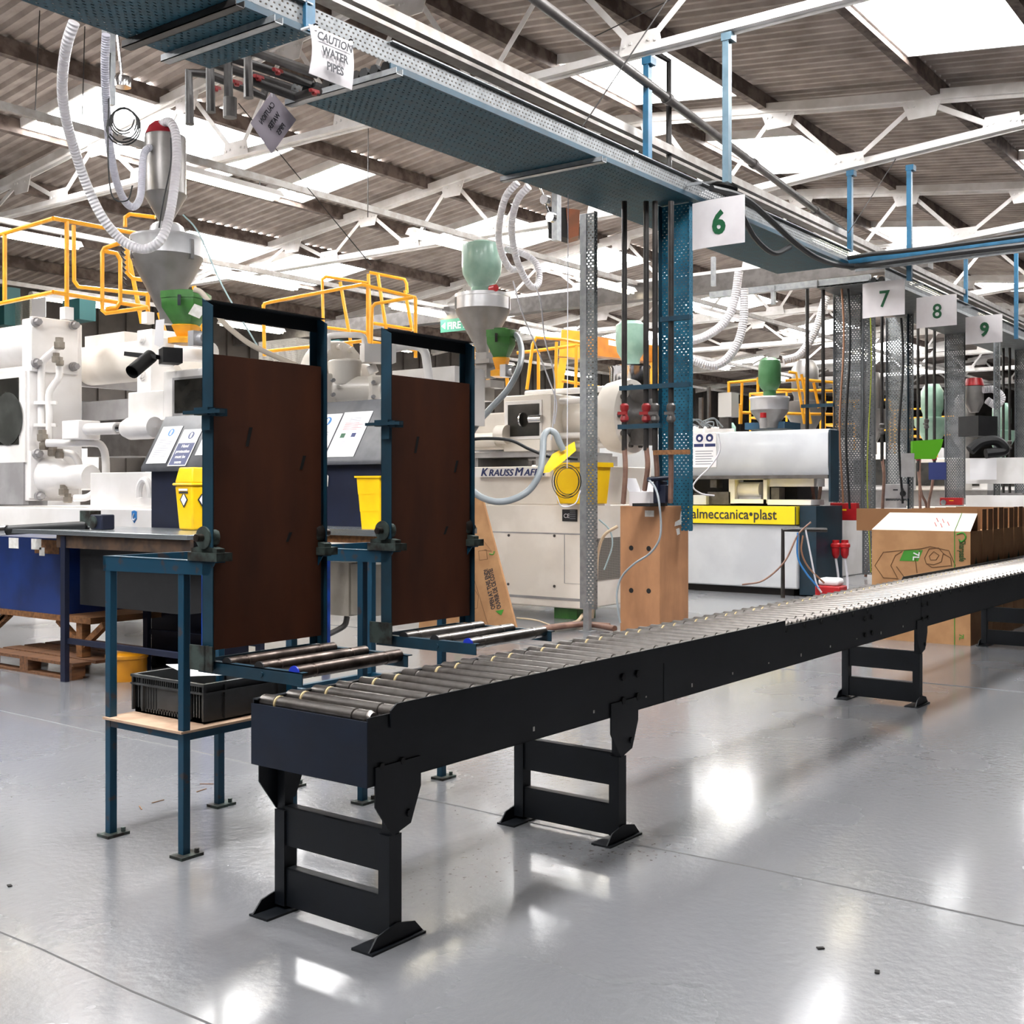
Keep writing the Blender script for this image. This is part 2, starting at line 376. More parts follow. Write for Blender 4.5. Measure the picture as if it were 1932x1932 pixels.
for i, X in enumerate((9.65, 15.07, 20.5, 25.9, 31.3, 36.8, 42.2, 47.6)):
    if i != 1: repeat(tr0 if i < 1 else tr1, X - (4.25 if i < 1 else 15.07), 0, 'white steel lattice roof truss, %s one counting away from the viewer' % TW[i + 1])
# ---------- lighting rails and fluorescent fittings ----------
RN = {10.85: 'middle row', 15.45: 'rear row', 20.: 'row by the side wall', 6.4: 'row above the cable tray'}
for y, nm in ((10.85, 'middle'), (15.45, 'rear'), (20., 'farthest back'), (6.4, 'one above the cable tray')):
    m = MB(); m.box(-2, 50, y - .03, y + .03, 5.24, 5.32); m.box(-2, 50, y + .06, y + .09, 5.27, 5.3)
    tag(m.build('lighting_rail', M_rail), 'long galvanised rail carrying strip lights, %s' % nm, 'rail', 'lighting rails')
def fitting(x, y, z=5.1):
    r = thing('fluorescent_light', (x, y, z), '', 'ceiling light', 'fluorescent strip lights under the roof')
    m = MB(); m.prism([(x, y - .05, z + .08), (x, y + .05, z + .08), (x, y + .11, z), (x, y - .11, z)], (1.8, 0, 0)); m.build('housing', M_white, r)
    m = MB()
    for s_ in (-.05, .05): m.cyl((x + .05, y + s_, z - .022), (x + 1.75, y + s_, z - .022), .02, 8)
    m.build('tube', E_tube, r)
    m = MB()
    for q in (.3, 1.5): m.cyl((x + q, y, z + .07), (x + q, y, z + .22), .006, 5)
    m.build('hanger', M_galv, r); return r
f0 = None
for y, xs in ((10.85, [3.9, 8.0, 12.25, 16.5, 20.8, 25.1, 29.4, 33.7]), (15.45, [8.25, 12.6, 16.9, 21.2, 25.5, 29.8, 34.1]), (20., [12, 16.4, 20.8, 25.2, 29.6, 34]), (6.4, [15.9, 20.2, 24.5, 28.8])):
    for k, x in enumerate(xs):
        lb = 'strip light with bare bright tubes, %s, %s from the viewer' % (RN[y], ['first', 'second', 'third', 'fourth', 'fifth', 'sixth', 'seventh', 'eighth'][k])
        if f0 is None: f0 = fitting(x, y); f0['label'] = lb
        else: c = copy_tree(f0); c.location = (x, y, 5.1); c['label'] = lb
# ================= overhead cable tray =================
YT0, YT1 = 5.55, 6.55
ZT = W(1297, 371, Y=YT0).z
def tray(x0, x1, label, nm='cable_tray', m1=None, y0=YT0, y1=YT1, z=ZT):
    r = thing(nm, (x0, y0, z), label, 'cable tray', 'overhead cable trays')
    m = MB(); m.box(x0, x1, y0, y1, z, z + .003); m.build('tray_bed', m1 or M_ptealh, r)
    m = MB(); m.box(x0, x1, y0, y0 + .004, z + .045, z + .19); m.build('side_flange', M_pgalvd, r)
    m = MB(); m.box(x0, x1, y0 - .012, y0, z, z + .045); m.build('edge_strip', M_teal, r, label='blue painted edge strip')
    m = MB(); m.box(x0, x1, y0 - .03, y0 + .03, z + .19, z + .2); m.build('top_lip', M_pgalv, r)
    m = MB(); m.box(x0, x1, y1 - .004, y1, z, z + .12); m.build('side_flange', M_pgalvd, r); return r
xa = W(585, 60, Y=YT0).x; xb = W(735, 120, Y=YT0).x
tray(-3, xa, 'perforated blue-green cable tray over the white ribbed hoses, at the upper left corner')
t2 = tray(xb, 14.9, 'long perforated blue-green cable tray running from the pipe notice towards number 6')
m = MB(); m.box(xa, xb, YT0, YT0 + .004, ZT + .045, ZT + .19); tag(m.build('tray_side_channel', M_pgalvd), 'galvanised perforated channel bridging the tray gap behind the pipe notice', 'channel')
r = tray(16.3, 34, 'grey galvanised cable tray carrying the number boards 7, 8 and 9', m1=M_pgalvd)
for c_ in r.children:
    if c_.name.startswith('edge_strip'): c_.data.materials.clear(); c_.data.materials.append(M_galv); del c_['label']
def bundle(x0, x1, lb):
    r = thing('cable_bundle', (x0, 6, ZT), lb, 'cables', 'cable bundles lying in the trays')
    for k in range(9):
        m = MB(); y = YT0 + .09 + k * .1; m.tube([(x0 + (x1 - x0) * t / 8, y + .012 * math.sin(t * 2.1 + k), ZT + .05) for t in range(9)], .045, 6); m.build('cable', M_rub if k % 3 else M_pipe, r)
bundle(-2.8, xa - .05, 'dark cables filling the tray at the upper left corner'); bundle(xb + .05, 14.8, 'dark cables filling the long blue-green tray'); bundle(16.4, 33.8, 'dark cables filling the grey tray with boards 7, 8 and 9')
# brackets under the tray
BR = []
for u, v, lb in ((447, 40, 'dark channel bracket under the tray, above the hopper hose'), (520, 68, 'grey channel bracket under the tray beside the water pipes'), (748, 120, 'galvanised channel bracket under the tray, right of the pipe notice'), (1135, 285, 'galvanised channel bracket under the long tray, left of the perforated post')):
    x = W(u, v, Y=YT0 - .05).x; m = MB(); m.box(x - .035, x + .035, YT0 - .08, YT1 + .05, ZT - .05, ZT - .044); m.box(x - .035, x - .03, YT0 - .08, YT1 + .05, ZT - .05, ZT - .003); m.box(x + .03, x + .035, YT0 - .08, YT1 + .05, ZT - .05, ZT - .003)
    o = m.build('support_bracket', M_pipe if u < 500 else M_galv); tag(o, lb, 'bracket', 'channel brackets under the cable tray'); BR.append(x)
# trunking above the tray
for y, z, w_, h_, lb in ((YT0 + .1, ZT + .42, .06, .08, 'steel trunking rail above the cable tray, the lower of the pair'), (YT0 + .35, ZT + .5, .12, .05, 'steel trunking rail above the cable tray, the upper of the pair')):
    m = MB(); m.box(0, 34, y, y + w_, z, z + h_); tag(m.build('cable_trunking', M_rail), lb, 'trunking', 'trunking above the cable tray')
# hangers
def hanger(u, vT, vB, Y, lb, mt=None, w_=.08):
    p = W(u, vT, Y=Y); q = W(u, vB, Y=Y); m = MB()
    m.box(q.x - w_ / 2, q.x + w_ / 2, Y - .02, Y + .02, q.z, p.z); m.box(q.x - w_ / 2 - .01, q.x - w_ / 2, Y - .03, Y + .03, q.z, p.z)
    m.box(q.x - w_ * .7, q.x + w_ * .7, Y - .06, Y + .04, p.z - .02, p.z + .05)
    tag(m.build('tray_hanger', mt or M_sky), lb, 'hanger', 'steel hangers holding the cable trays')
hanger(582, -120, 60, YT0, 'light blue channel hanger rising behind the pipe notice')
hanger(1223, 120, 300, YT0, 'light blue channel hanger above the perforated post, meeting the dark pipe')
hanger(1373, 75, 345, W(1373, 75, X=9.65).y, 'tall grey-blue channel hanger above the number 6 board', mat('grey_blue_paint', '#5a707c', '#4e6470', 6, .5))
hanger(1605, 330, 475, YT0, 'blue channel hanger above the blue crossing tray, the left of the pair')
hanger(1717, 320, 530, W(1717, 330, X=15.07).y, 'blue channel hanger above number board 7, the right of the pair')
hanger(1823, 480, 580, YT0 + .1, 'blue channel hanger above number board 9')
hanger(1918, 450, 640, W(1918, 470, X=20.5).y, 'blue channel hanger at the right edge of the photo')
# dark diagonal pipe
m = MB(); p, q = W(1010, -2, Z=5.35), W(1625, 462, Z=5.35); m.cyl(p - (q - p) * .3, q, .045, 12)
for t_ in (.25, .5, .75): c_ = p.lerp(q, t_); m.cyl(c_, c_ + (q - p).normalized() * .08, .06, 12)
tag(m.build('overhead_pipe', M_pipeg), 'dark overhead pipe running diagonally across the roof space', 'pipe')
m = MB(); a = W(1262, 115, Y=5.7); b = W(1264, 322, Y=5.7); m.tube([a + Vector((-.25, 0, 0)), a, Vector((a.x, a.y, b.z))], .03, 8)
tag(m.build('drop_pipe', M_pipe), 'thin dark drop pipe with an elbow beside the blue hanger', 'pipe')
# blue crossing tray, cables
zc = ZT + .02
m = MB(); a = W(1600, 497, Z=zc); b = W(1990, 437, Z=zc); b = Vector((a.x, b.y, 0))
r = thing('crossing_tray', (a.x, a.y, zc), 'bright blue cable tray crossing to the right above boards 7 and 8', 'cable tray')
m.box(a.x, a.x + .03, -2, a.y + .1, zc - .02, zc + .08); m.build('side_rail', M_sky, r)
m = MB(); m.box(a.x - .02, a.x, -2, a.y - .1, zc - .12, zc - .07); m.build('lower_rail', M_galv, r, label='galvanised lower rail')
m = MB(); m.box(a.x, a.x + .4, -2, a.y + .1, zc - .02, zc - .01); m.build('tray_bed', M_pgalvd, r)
for du, lb in ((0, 'thick black cable sagging below board 6 and running off to the right'), (14, 'second black cable lying along the blue crossing tray')):
    pts = [W(u, v, **({'Y': 5.42} if du == 0 and u < 1600 else {'X': a.x - .1})) for u, v, d in (((1342, 355, 13.2), (1400, 372, 13.4), (1450, 412, 13.8), (1500, 458, 14.6), (1545, 488, 15.1), (1600, 502, 15.2), (1680, 494, 14.9), (1780, 480, 14.5), (1960, 458, 13.7)) if du == 0 else ((1600, 487, 15.3), (1640, 480, 15.1), (1700, 474, 14.8), (1800, 462, 14.4), (1960, 440, 13.7)))]
    m = MB(); m.tube(smoothpts(pts), .035 if du == 0 else .028, 8); tag(m.build('power_cable', M_rub), lb, 'cable', 'black cables on the crossing tray')
m = MB(); m.tube(smoothpts([W(u, v, D=d) for u, v, d in ((1290, 352, 12.6), (1330, 350, 12.7), (1360, 350, 12.8), (1385, 358, 13))]), .05, 8); tag(m.build('cable_loop', M_rub), 'black cable hump on top of the tray over the number 6 board', 'cable')
m = MB(); m.tube(smoothpts([W(u, v, Y=5.45) for u, v, d in ((1400, 405, 13.6), (1425, 450, 13.9), (1460, 478, 14.3), (1490, 466, 14.6))]), .03, 8); tag(m.build('cable_loop', M_rub), 'black cable loop hanging under the tray beside the number 6 board', 'cable')
# end channel above column 7
x7 = 16.35; a = W(1338, 543, X=x7); b = W(1640, 517, X=x7)
m = MB(); m.box(x7, x7 + .08, b.y, a.y, b.z - .1, b.z); m.box(x7 - .03, x7, b.y, a.y, b.z - .1, b.z - .09); tag(m.build('support_channel', M_galv), 'long galvanised channel crossing above the dark pipes at column 7', 'channel')
for u, vt, vb, X_ in ((1346, 485, 540, x7), (1459, 540, 575, x7)):
    p = W(u, vt, X=X_); q = W(u, vb, X=X_); m = MB(); m.box(p.x - .03, p.x + .03, p.y - .03, p.y + .03, q.z, p.z); tag(m.build('channel_strut', M_galv), 'short galvanised strut on the long channel, %s one' % ('left' if u < 1400 else 'right'), 'strut', 'struts on the long channel')
# ---------- number boards ----------
def board(num, uL, uR, vT, vB, X, lb, fs):
    a = W(uL, vT + 5, X=X); b = W(uR, vT, X=X); b2 = W(uR, vB, X=X); h = b.z - b2.z
    r = thing('number_board', (X, (a.y + b.y) / 2, b2.z), lb, 'sign', 'white number boards hanging from the tray')
    m = MB(); n = 10; P = [(a.y + (b.y - a.y) * k / n) for k in range(n + 1)]
    vs = [(X + .05 * max(0, 1 - k / 5) ** 2 + d, y, z) for d in (0, .006) for k, y in enumerate(P) for z in (b2.z, b.z)]
    N = 2 * (n + 1); fs_ = []
    for k in range(n):
        fs_.append((2 * k, 2 * k + 1, 2 * k + 3, 2 * k + 2)); fs_.append((N + 2 * k, N + 2 * k + 2, N + 2 * k + 3, N + 2 * k + 1))
        fs_.append((2 * k, 2 * k + 2, N + 2 * k + 2, N + 2 * k)); fs_.append((2 * k + 1, N + 2 * k + 1, N + 2 * k + 3, 2 * k + 3))
    fs_ += [(0, N, N + 1, 1), (2 * n, 2 * n + 1, N + 2 * n + 1, N + 2 * n)]
    m.add(vs, fs_); m.build('board', M_card, r)
    text(num, h * .66, M_inkg, (X - .004, (a.y + b.y) / 2 - .02, b2.z + h * .27), RX, UP, r, 'numeral', 'CENTER', bold=.012 if num in '69' else .004, sx=.95)
    m = MB(); m.box(X + .006, X + .02, a.y - .12, YT0 + .01, ZT + .1, ZT + .13); m.build('fixing_strap', M_galv, r)
board('6', 1302, 1405, 366, 457, W(1302, 366, Y=5.51).x, 'white board with green number 6, the nearest and largest', 1)
board('7', 1625, 1707, 526, 593, W(1625, 526, Y=5.51).x, 'white board with green number 7 above the grey tray column', 1)
board('8', 1727, 1805, 554, 613, W(1727, 554, Y=5.51).x, 'white board with green number 8 between boards 7 and 9', 1)
board('9', 1820, 1891, 592, 645, W(1820, 592, Y=5.51).x, 'white board with green number 9, the farthest on the right', 1)
# caution notices
a = W(583, 45, Y=5.42); b = W(664, 70, Y=5.42); zt = a.z; wd = b.x - a.x; hh = a.z - W(583, 138, Y=5.42).z
r = thing('caution_notice', (a.x, 5.42, zt - hh), 'white notice reading caution water pipes, clipped to the tray side', 'sign')
m = MB(); n = 8; vs = []
for d in (0, .004):
    for k in range(n + 1):
        zz = zt - hh * k / n; bow = .03 * math.sin(math.pi * k / n)
        vs += [(a.x, 5.42 - bow + d, zz), (b.x, 5.42 - bow * .6 + d, zz)]
N = 2 * (n + 1); ff = []
for k in range(n): ff += [(2 * k, 2 * k + 2, 2 * k + 3, 2 * k + 1), (N + 2 * k, N + 2 * k + 1, N + 2 * k + 3, N + 2 * k + 2)]
m.add(vs, ff); m.build('sheet', M_card, r)
cx = (a.x + b.x) / 2
text('CAUTION', hh * .24, M_ink, (cx, 5.385, zt - hh * .28), (1, 0, 0), UP, r, 'lettering', 'CENTER', shear=.25, sx=.93, bold=.002)
text('WATER', hh * .24, M_ink, (cx, 5.38, zt - hh * .56), (1, 0, 0), UP, r, 'lettering', 'CENTER', sx=.9, bold=.002)
text('PIPES', hh * .24, M_ink, (cx, 5.38, zt - hh * .84), (1, 0, 0), UP, r, 'lettering', 'CENTER', sx=.9, bold=.002)
m = MB(); m.box(a.x + wd * .14, b.x - wd * .14, 5.385, 5.387, zt - hh * .33, zt - hh * .32); m.build('underline', M_ink, r)
m = MB()
for q in (.1, .92): m.box(a.x + wd * q, a.x + wd * q + .02, 5.40, 5.55, zt + .0, zt + .012); m.box(a.x + wd * q, a.x + wd * q + .02, 5.40, 5.42, zt - .03, zt + .012)
m.build('cable_tie', M_paper, r)
# the second notice hangs by one corner, its back to the viewer
YB = YT1 + .1
top = W(513, 172, Y=YB); lf = W(473, 232, Y=YB); bt = W(513, 290, Y=YB); rt = W(559, 226, Y=YB)
r = thing('caution_notice', tuple(bt), 'mirror-lettered caution notice hanging by one corner below the pipes', 'sign')
m = MB(); m.prism([top, rt, bt, lf], (0, .004, 0)); m.build('sheet', mat('sign_back', '#b6adb8', None, 3, .6), r)
ru = (top - lf); rl = -ru.normalized(); upv = (top - rt).normalized()
m = MB(); m.cyl(top, top + Vector((0, 0, ZT - top.z)), .004, 5); m.build('string', M_paper, r)
cen = (top + bt) / 2
hw = (top - rt).length
for s_, f_ in (('CAUTION', .72), ('WATER', .44), ('PIPES', .16)):
    text(s_, hw * .2, M_inkgrey if 0 else M_ink, lf.lerp(top, .5) + (rt - top) * (1 - f_) + Vector((0, -.003, 0)), rl, (top - rt), r, 'lettering', 'CENTER', sx=.85)
# ---------- water manifold ----------
r = thing('water_manifold', (W(450, 120, Z=ZT - .2).x, 6, ZT - .35), 'cluster of dark water pipes with red valves hanging in the tray gap', 'pipework')
def tb(nm, pts, rad, mt, sm=0, n=10, par=None, **k):
    m = MB(); m.tube(smoothpts(pts) if sm else pts, rad, n); return m.build(nm, mt, par, **k)
def PD(l, D): return [W(u, v, D=D if not isinstance(D, (list, tuple)) else D[i]) for i, (u, v) in enumerate(l)]
tb('pipe', PD([(358, 235), (356, 137), (392, 140), (470, 170), (497, 182), (502, 165)], [8.9, 8.9, 9, 9.2, 9.3, 9.3]), .035, M_pipe, par=r)
tb('pipe', PD([(398, 212), (396, 120), (420, 126), (560, 170)], [8.6, 8.6, 8.7, 9]), .035, M_pipe, par=r)
tb('pipe', PD([(432, 220), (430, 112), (410, 100), (560, 150), (590, 160)], [8.4, 8.4, 8.4, 8.7, 8.7]), .035, M_pipe, par=r)
tb('pipe', PD([(469, 185), (468, 100), (480, 97), (520, 112), (600, 140)], [8.1, 8.1, 8.1, 8.2, 8.3]), .035, M_pipeg, par=r)
tb('pipe', PD([(470, 150), (560, 183), (600, 172)], [8.4, 8.6, 8.3]), .035, M_pipe, par=r)
tb('connector', PD([(434, 185), (434, 222)], 8.4), .05, M_pipeg, par=r)
for u, v, D in ((447, 155, 8.6), (488, 145, 8.4), (524, 133, 8.2), (593, 172, 8.2), (407, 165, 8.8)):
    m = MB(); p = W(u, v, D=D); m.obox(p, (.05, .012, .008), (-.005, .013, 0), (-.003, 0, .012)); m.lathe(p - Vector((0, 0, .03)), [(.018, 0), (.022, .012), (.018, .03)], 10); m.build('valve_handle', mat('valve_red', '#8e1a1c', None, 4, .45), r, bevel=.004)
# ---------- column 6: post, vertical tray, pipes ----------
m = MB(); pf = W(1112, 1192, Z=0); X6 = pf.x
ptop = ZT - .01; yl = W(1094, 400, X=X6).y; ym = W(1106, 400, X=X6).y; yr = W(1126, 400, X=X6).y
r = thing('perforated_post', (X6, ym, 0), 'galvanised perforated steel post standing on the floor left of the wooden plinth', 'post')
m = MB(); m.box(X6, X6 + .01, ym, yl, .24, ptop); m.build('flat_face', M_galv, r)
m = MB(); m.box(X6 + .01, X6 + .014, yr, ym, .24, ptop); m.box(X6 - .05, X6 + .01, yr, yr + .003, .24, ptop); m.build('perforated_face', M_pgalv, r)
m = MB(); m.box(X6 - .03, X6 + .03, ym - .05, ym + .02, 0, .3); m.box(X6 - .06, X6 + .06, ym - .1, ym + .06, 0, .012); m.build('foot', M_galv, r)
XC = W(1303, 400, Y=5.6).x
def column(u0, u1, X, vT, vB, lb, mt, edge, name='vertical_tray'):
    a, b = W(u0, vT, X=X), W(u1, vT, X=X); z0 = W(u1, vB, X=X).z; zt_ = W(u1, vT, X=X).z; w_ = a.y - b.y
    r = thing(name, (X, b.y, z0), lb, 'cable tray', 'vertical cable trays at the machine bays')
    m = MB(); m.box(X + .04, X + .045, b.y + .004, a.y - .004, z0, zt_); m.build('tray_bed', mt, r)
    m = MB(); m.box(X - .03, X + .05, b.y, b.y + .004, z0, zt_); m.build('side_flange', mt, r)
    m = MB(); m.box(X - .03, X + .05, a.y - .004, a.y, z0, zt_); m.build('side_flange', edge, r)
    return r
column(1245, 1303, XC, 380, 1002, 'wide teal perforated vertical tray standing behind the wooden plinth', M_pteal, M_teal)
def drops(us, X, vT, vV, vB, lbs, hose=None, red=True, n0='drop_pipe', rad=.028):
    for i, u in enumerate(us):
        p = W(u, vT, X=X); q = W(u, vB, X=X); v = W(u, vV, X=X)
        r = thing(n0, (q.x, q.y, q.z), lbs[i], 'pipe', 'vertical water pipes at the machine bays')
        m = MB(); m.cyl((p.x, p.y, p.z), (q.x, q.y, q.z), rad, 10); m.build('pipe', M_pipe, r)
        m = MB(); m.lathe((v.x, v.y, v.z - .09), [(rad, 0), (rad * 1.6, .02), (rad * 1.6, .05), (rad * 1.2, .07), (rad * 1.2, .11), (rad * 1.6, .13), (rad * 1.6, .17), (rad, .19)], 10); m.box(v.x - .05, v.x - .035, v.y - .05, v.y + .05, v.z - .015, v.z + .015)
        m.build('valve', M_redd if red and i < 2 else M_pipeg, r)
        if hose:
            h = hose[i]; pts = [Vector((q.x, q.y, q.z + .05))] + [W(a, b, D=dep(q.x, q.y) + d) for a, b, d in h]
            if X > 12: pts += [Vector((pts[-1].x + .05, pts[-1].y, .6)), Vector((pts[-1].x + .1, pts[-1].y + .1, .03))]
            m = MB(); m.tube(smoothpts(pts), rad * .95, 8); m.build('hose_tail', M_hoseb, r, label='brown hose tail')
XP = XC - .55
drops([1178, 1219, 1236, 1266], XP, 380, 780, 850, ['dark drop pipe with a red valve, nearest to the perforated post', 'dark drop pipe with a red valve, second from the perforated post', 'grey drop pipe just left of the teal vertical tray', 'grey drop pipe running down the front of the teal vertical tray'],
      [[(1180, 890, 0), (1176, 950, .1)], [(1222, 880, 0), (1216, 925, .1)], [(1240, 900, .1), (1238, 945, .2)], [(1266, 900, .1), (1265, 948, .2)]])
for u0, u1, v, X_, lb, mt in ((1165, 1245, 802, XP - .05, 'flat blue bracket tying the drop pipes at the red valves', M_teal), (1168, 1300, 724, XP - .05, 'long blue bracket tying the drop pipes halfway up', M_teal), (1232, 1298, 852, XP - .05, 'wooden batten tying the grey drop pipes', M_wood2), (1245, 1300, 597, XP - .05, 'blue angle bracket high on the teal vertical tray', M_teal)):
    a, b = W(u0, v, X=X_), W(u1, v, X=X_); m = MB(); m.box(X_, X_ + .05, b.y, a.y, b.z - .025, b.z + .02); tag(m.build('pipe_bracket', mt), lb, 'bracket', 'pipe brackets at column 6')
# ---------- columns 7, 8, 9 and beyond ----------
X7 = 17.1
column(1573, 1625, X7, 532, 962, 'grey perforated vertical tray below board 7, the wider left one', M_pgalvd, M_galv)
column(1628, 1650, X7 - .1, 540, 1085, 'narrow perforated steel upright right of the board 7 tray', M_pgalvd, M_galv)
drops([1523, 1553], X7 - .6, 532, 830, 880, ['dark drop pipe over the pale grey machine, left of the pair at column 7', 'dark drop pipe over the pale grey machine, right of the pair at column 7'],
      [[(1530, 900, 0), (1540, 980, .2), (1545, 1060, .3)], [(1548, 920, 0), (1540, 1000, .2), (1552, 1080, .3)]])
for u0, u1, v, lb in ((1511, 1572, 763, 'upper'), (1510, 1572, 866, 'lower')):
    a, b = W(u0, v, X=X7 - .65), W(u1, v, X=X7 - .65); m = MB(); m.box(a.x, a.x + .05, b.y, a.y, b.z - .03, b.z + .02); tag(m.build('pipe_bracket', M_teal), 'blue bracket tying the two dark pipes at column 7, the %s one' % lb, 'bracket', 'pipe brackets at column 7')
X8 = 19.7
column(1672, 1712, X8, 596, 945, 'perforated vertical tray below the gap between boards 7 and 8', M_pgalv, M_galv)
column(1713, 1722, X8 - .1, 560, 960, 'slim perforated upright with cable clips left of board 8', M_pgalvd, M_teal)
drops([1640, 1664], X8 - .5, 590, 810, 870, ['dark drop pipe between columns 7 and 8, left of the pair', 'dark drop pipe between columns 7 and 8, right of the pair'], [[(1642, 900, 0), (1640, 960, .2)], [(1668, 900, 0), (1665, 960, .2)]], red=False)
X9 = 22.6
column(1783, 1820, X9, 615, 940, 'perforated vertical tray between boards 8 and 9', M_pgalvd, M_galv)
column(1875, 1886, X9 - .1, 645, 950, 'perforated upright directly below board 9', M_pgalv, M_galv)
drops([1732, 1763], X9 - .6, 618, 860, 890, ['dark drop pipe with a red valve below board 8, left of the pair', 'dark drop pipe with a red valve below board 8, right of the pair'], [[(1738, 930, 0), (1748, 955, .2)], [(1758, 920, 0), (1752, 955, .2)]])
drops([1748], X9 - .3, 618, 800, 850, ['pale pipe curving behind the dark pair below board 8'], [[(1746, 860, 0), (1735, 868, .2)]], red=False)
X10 = 26
column(1915, 1940, X10, 650, 930, 'perforated vertical tray at the right edge of the photo, beyond board 9', M_pgalvd, M_galv)
drops([1893, 1905], X10 - .5, 650, 840, 930, ['dark drop pipe beyond board 9, left of the pair', 'dark drop pipe beyond board 9, right of the pair'], None, red=False)
# cables down the columns
for u, D, vT, vB, mt, rd, lb in ((1600, 17, 545, 960, M_rub, .018, 'black cable running down the front of the column 7 tray'), (1588, 17, 545, 950, M_copper, .016, 'copper tube running down the column 7 tray'), (1640, 16.6, 560, 1080, mat('earth_cable', '#9aa51e', None, 3, .5), .008, 'yellow-green earth cable clipped beside column 7'), (1700, 19.5, 600, 950, M_rub, .02, 'black cable running down the column 8 tray')):
    pts = [W(u + 4 * math.sin(k * .9), vT + (vB - vT) * k / 8, D=D) for k in range(9)]
    m = MB(); m.tube(smoothpts(pts, 3), rd, 6); tag(m.build('vertical_cable', mt), lb, 'cable', 'cables down the vertical trays')
# isolators
def isolator(u0, u1, v0, v1, X, lb, mt, nm='isolator_switch'):
    r_ = MB(); a, b = W(u0, v0, X=X), W(u1, v0, X=X); zb = W(u1, v1, X=X).z
    r = thing(nm, (X, (a.y + b.y) / 2, zb), lb, 'switch box', 'switch boxes on the columns')
    m = MB(); m.box(X, X + .12, b.y, a.y, zb, b.z); m.build('enclosure', mt, r, bevel=.01)
    w_ = a.y - b.y; h = b.z - zb; m = MB(); s_ = 1 if mt is M_red else -1
    yc = (a.y + b.y) / 2 + .33 * w_ * s_; m.cyl((X - .02, yc, zb + h * .35), (X, yc, zb + h * .35), .05, 14); m.box(X - .03, X - .02, yc - .012, yc + .012, zb + h * .35, zb + h * .7); m.build('lever', M_galv if mt is M_red else M_black, r)
    m = MB(); m.box(X - .002, X, (a.y + b.y) / 2 - .05, (a.y + b.y) / 2 + .03, zb + h * .55, zb + h * .65); m.build('label_plate', M_yelp if mt is M_red else M_ink, r)
isolator(1566, 1616, 949, 982, X7 - .15, 'red isolator box with a lever at the foot of column 7', M_red)
isolator(1665, 1712, 913, 941, X8 - .15, 'grey isolator box with a black rotary handle at column 8', M_machg)
isolator(1773, 1815, 939, 953, X9 - .15, 'red isolator box at the foot of column 9, above the cartons', M_red)
# red plugs and white socket block below column 7
for u, D in ((1577, 16.7), (1594, 16.6)):
    p = W(u, 1040, D=D); r = thing('red_power_plug', tuple(p), 'red industrial plug hanging below the isolator, %s of the pair' % ('left' if u < 1580 else 'right'), 'plug', 'red industrial plugs')
    m = MB(); m.lathe(p, [(.03, -.1), (.055, -.05), (.06, .05), (.075, .06), (.075, .1), (.05, .12), (.05, .16)], 12); m.build('body', M_red, r)
    m = MB(); m.tube(smoothpts([p + Vector((0, 0, -.1)), p + Vector((.02, -.03, -.4)), p + Vector((-.05, -.05, -.62))]), .018, 6); m.build('lead', M_hose, r)
p = W(1568, 1100, D=15.3); r = thing('socket_block', (p.x, p.y, p.z - .1), 'white and red extension socket block on the floor behind the conveyor', 'socket')
m = MB(); m.box(p.x - .12, p.x + .12, p.y - .14, p.y + .14, p.z - .03, p.z + .07); m.build('housing', M_paper, r, bevel=.04)
m = MB(); m.box(p.x - .14, p.x + .14, p.y - .17, p.y + .17, 0, p.z - .03); m.build('base', M_red, r, bevel=.02)
# ceiling drop of white hose bundles beyond column 6
for pts, lb in (([(1394, 512), (1385, 570), (1365, 610), (1330, 635), (1295, 645)], 'white ribbed hose sweeping down behind the teal tray, the upper left one'), ([(1404, 545), (1402, 610), (1385, 660), (1350, 690), (1300, 678)], 'white ribbed hose sweeping down behind the teal tray, the lower left one'), ([(1558, 560), (1540, 620), (1510, 668), (1478, 680)], 'white ribbed hose dropping to the dark green loader pot')):
    m = MB(); m.tube(smoothpts(PD(pts, 18.5 if 'pot' in lb else 17.5)), .065, 10); tag(m.build('suction_hose', M_ribw), lb, 'hose', 'white suction hoses beyond column 6')
# ================= roller conveyor =================
r = thing('roller_conveyor', (0, 0, 0), 'long dark navy roller conveyor with steel rollers crossing the hall floor', 'conveyor')
LN, WD, ZC0, ZC1 = 19.0, .56, .54, .765
for y, nm in ((0, 'right'), (WD - .006, 'left')):
    m = MB(); m.box(0, LN, y, y + .006, ZC0, ZC1)
    yy = (y - .025, y + .006) if nm == 'left' else (y, y + .03)
    m.box(0, LN, yy[0], yy[1], ZC0, ZC0 + .005)
    if nm == 'left': m.box(.0, LN, y - .02, y + .006, ZC1, ZC1 + .005)
    m.build('side_rail', M_navy, r)
    m = MB()
    for k in range(76): m.cyl((.3 + k * .244, y - .004, .742), (.3 + k * .244, y + .01, .742), .016, 6)
    for xb_ in (1.55, 4.4, 5.5, 8.6, 11.6):
        for zz in (.6, .7): m.cyl((xb_, y - .008, zz), (xb_, y + .012, zz), .017, 6); m.cyl((xb_ + .12, y - .008, zz), (xb_ + .12, y + .012, zz), .017, 6)
    for xb_ in (.06, .16): m.cyl((xb_, y - .008, .6), (xb_, y + .012, .6), .012, 6)
    m.build('bolt', M_black, r)
for k in range(12): m = MB(); m.box(.9 + k * .42, .91 + k * .42, -.002, 0, .575 + .005 * (k % 3), .592); m.build('light_hole', M_sticker, r)  # white patches paint the light showing through small rail holes
m = MB(); m.box(-.006, 0, -.002, WD + .002, ZC0, ZC1 - .012); m.build('end_plate', mat('end_plate_navy', '#030f22', '#05162c', 4, .45, coat=.05), r)
for xj in (1.9, 5.48, 8.6, 11.65): m = MB(); m.box(xj, xj + .003, -.0015, .001, ZC0, ZC1); m.build('joint_seam', M_black, r)
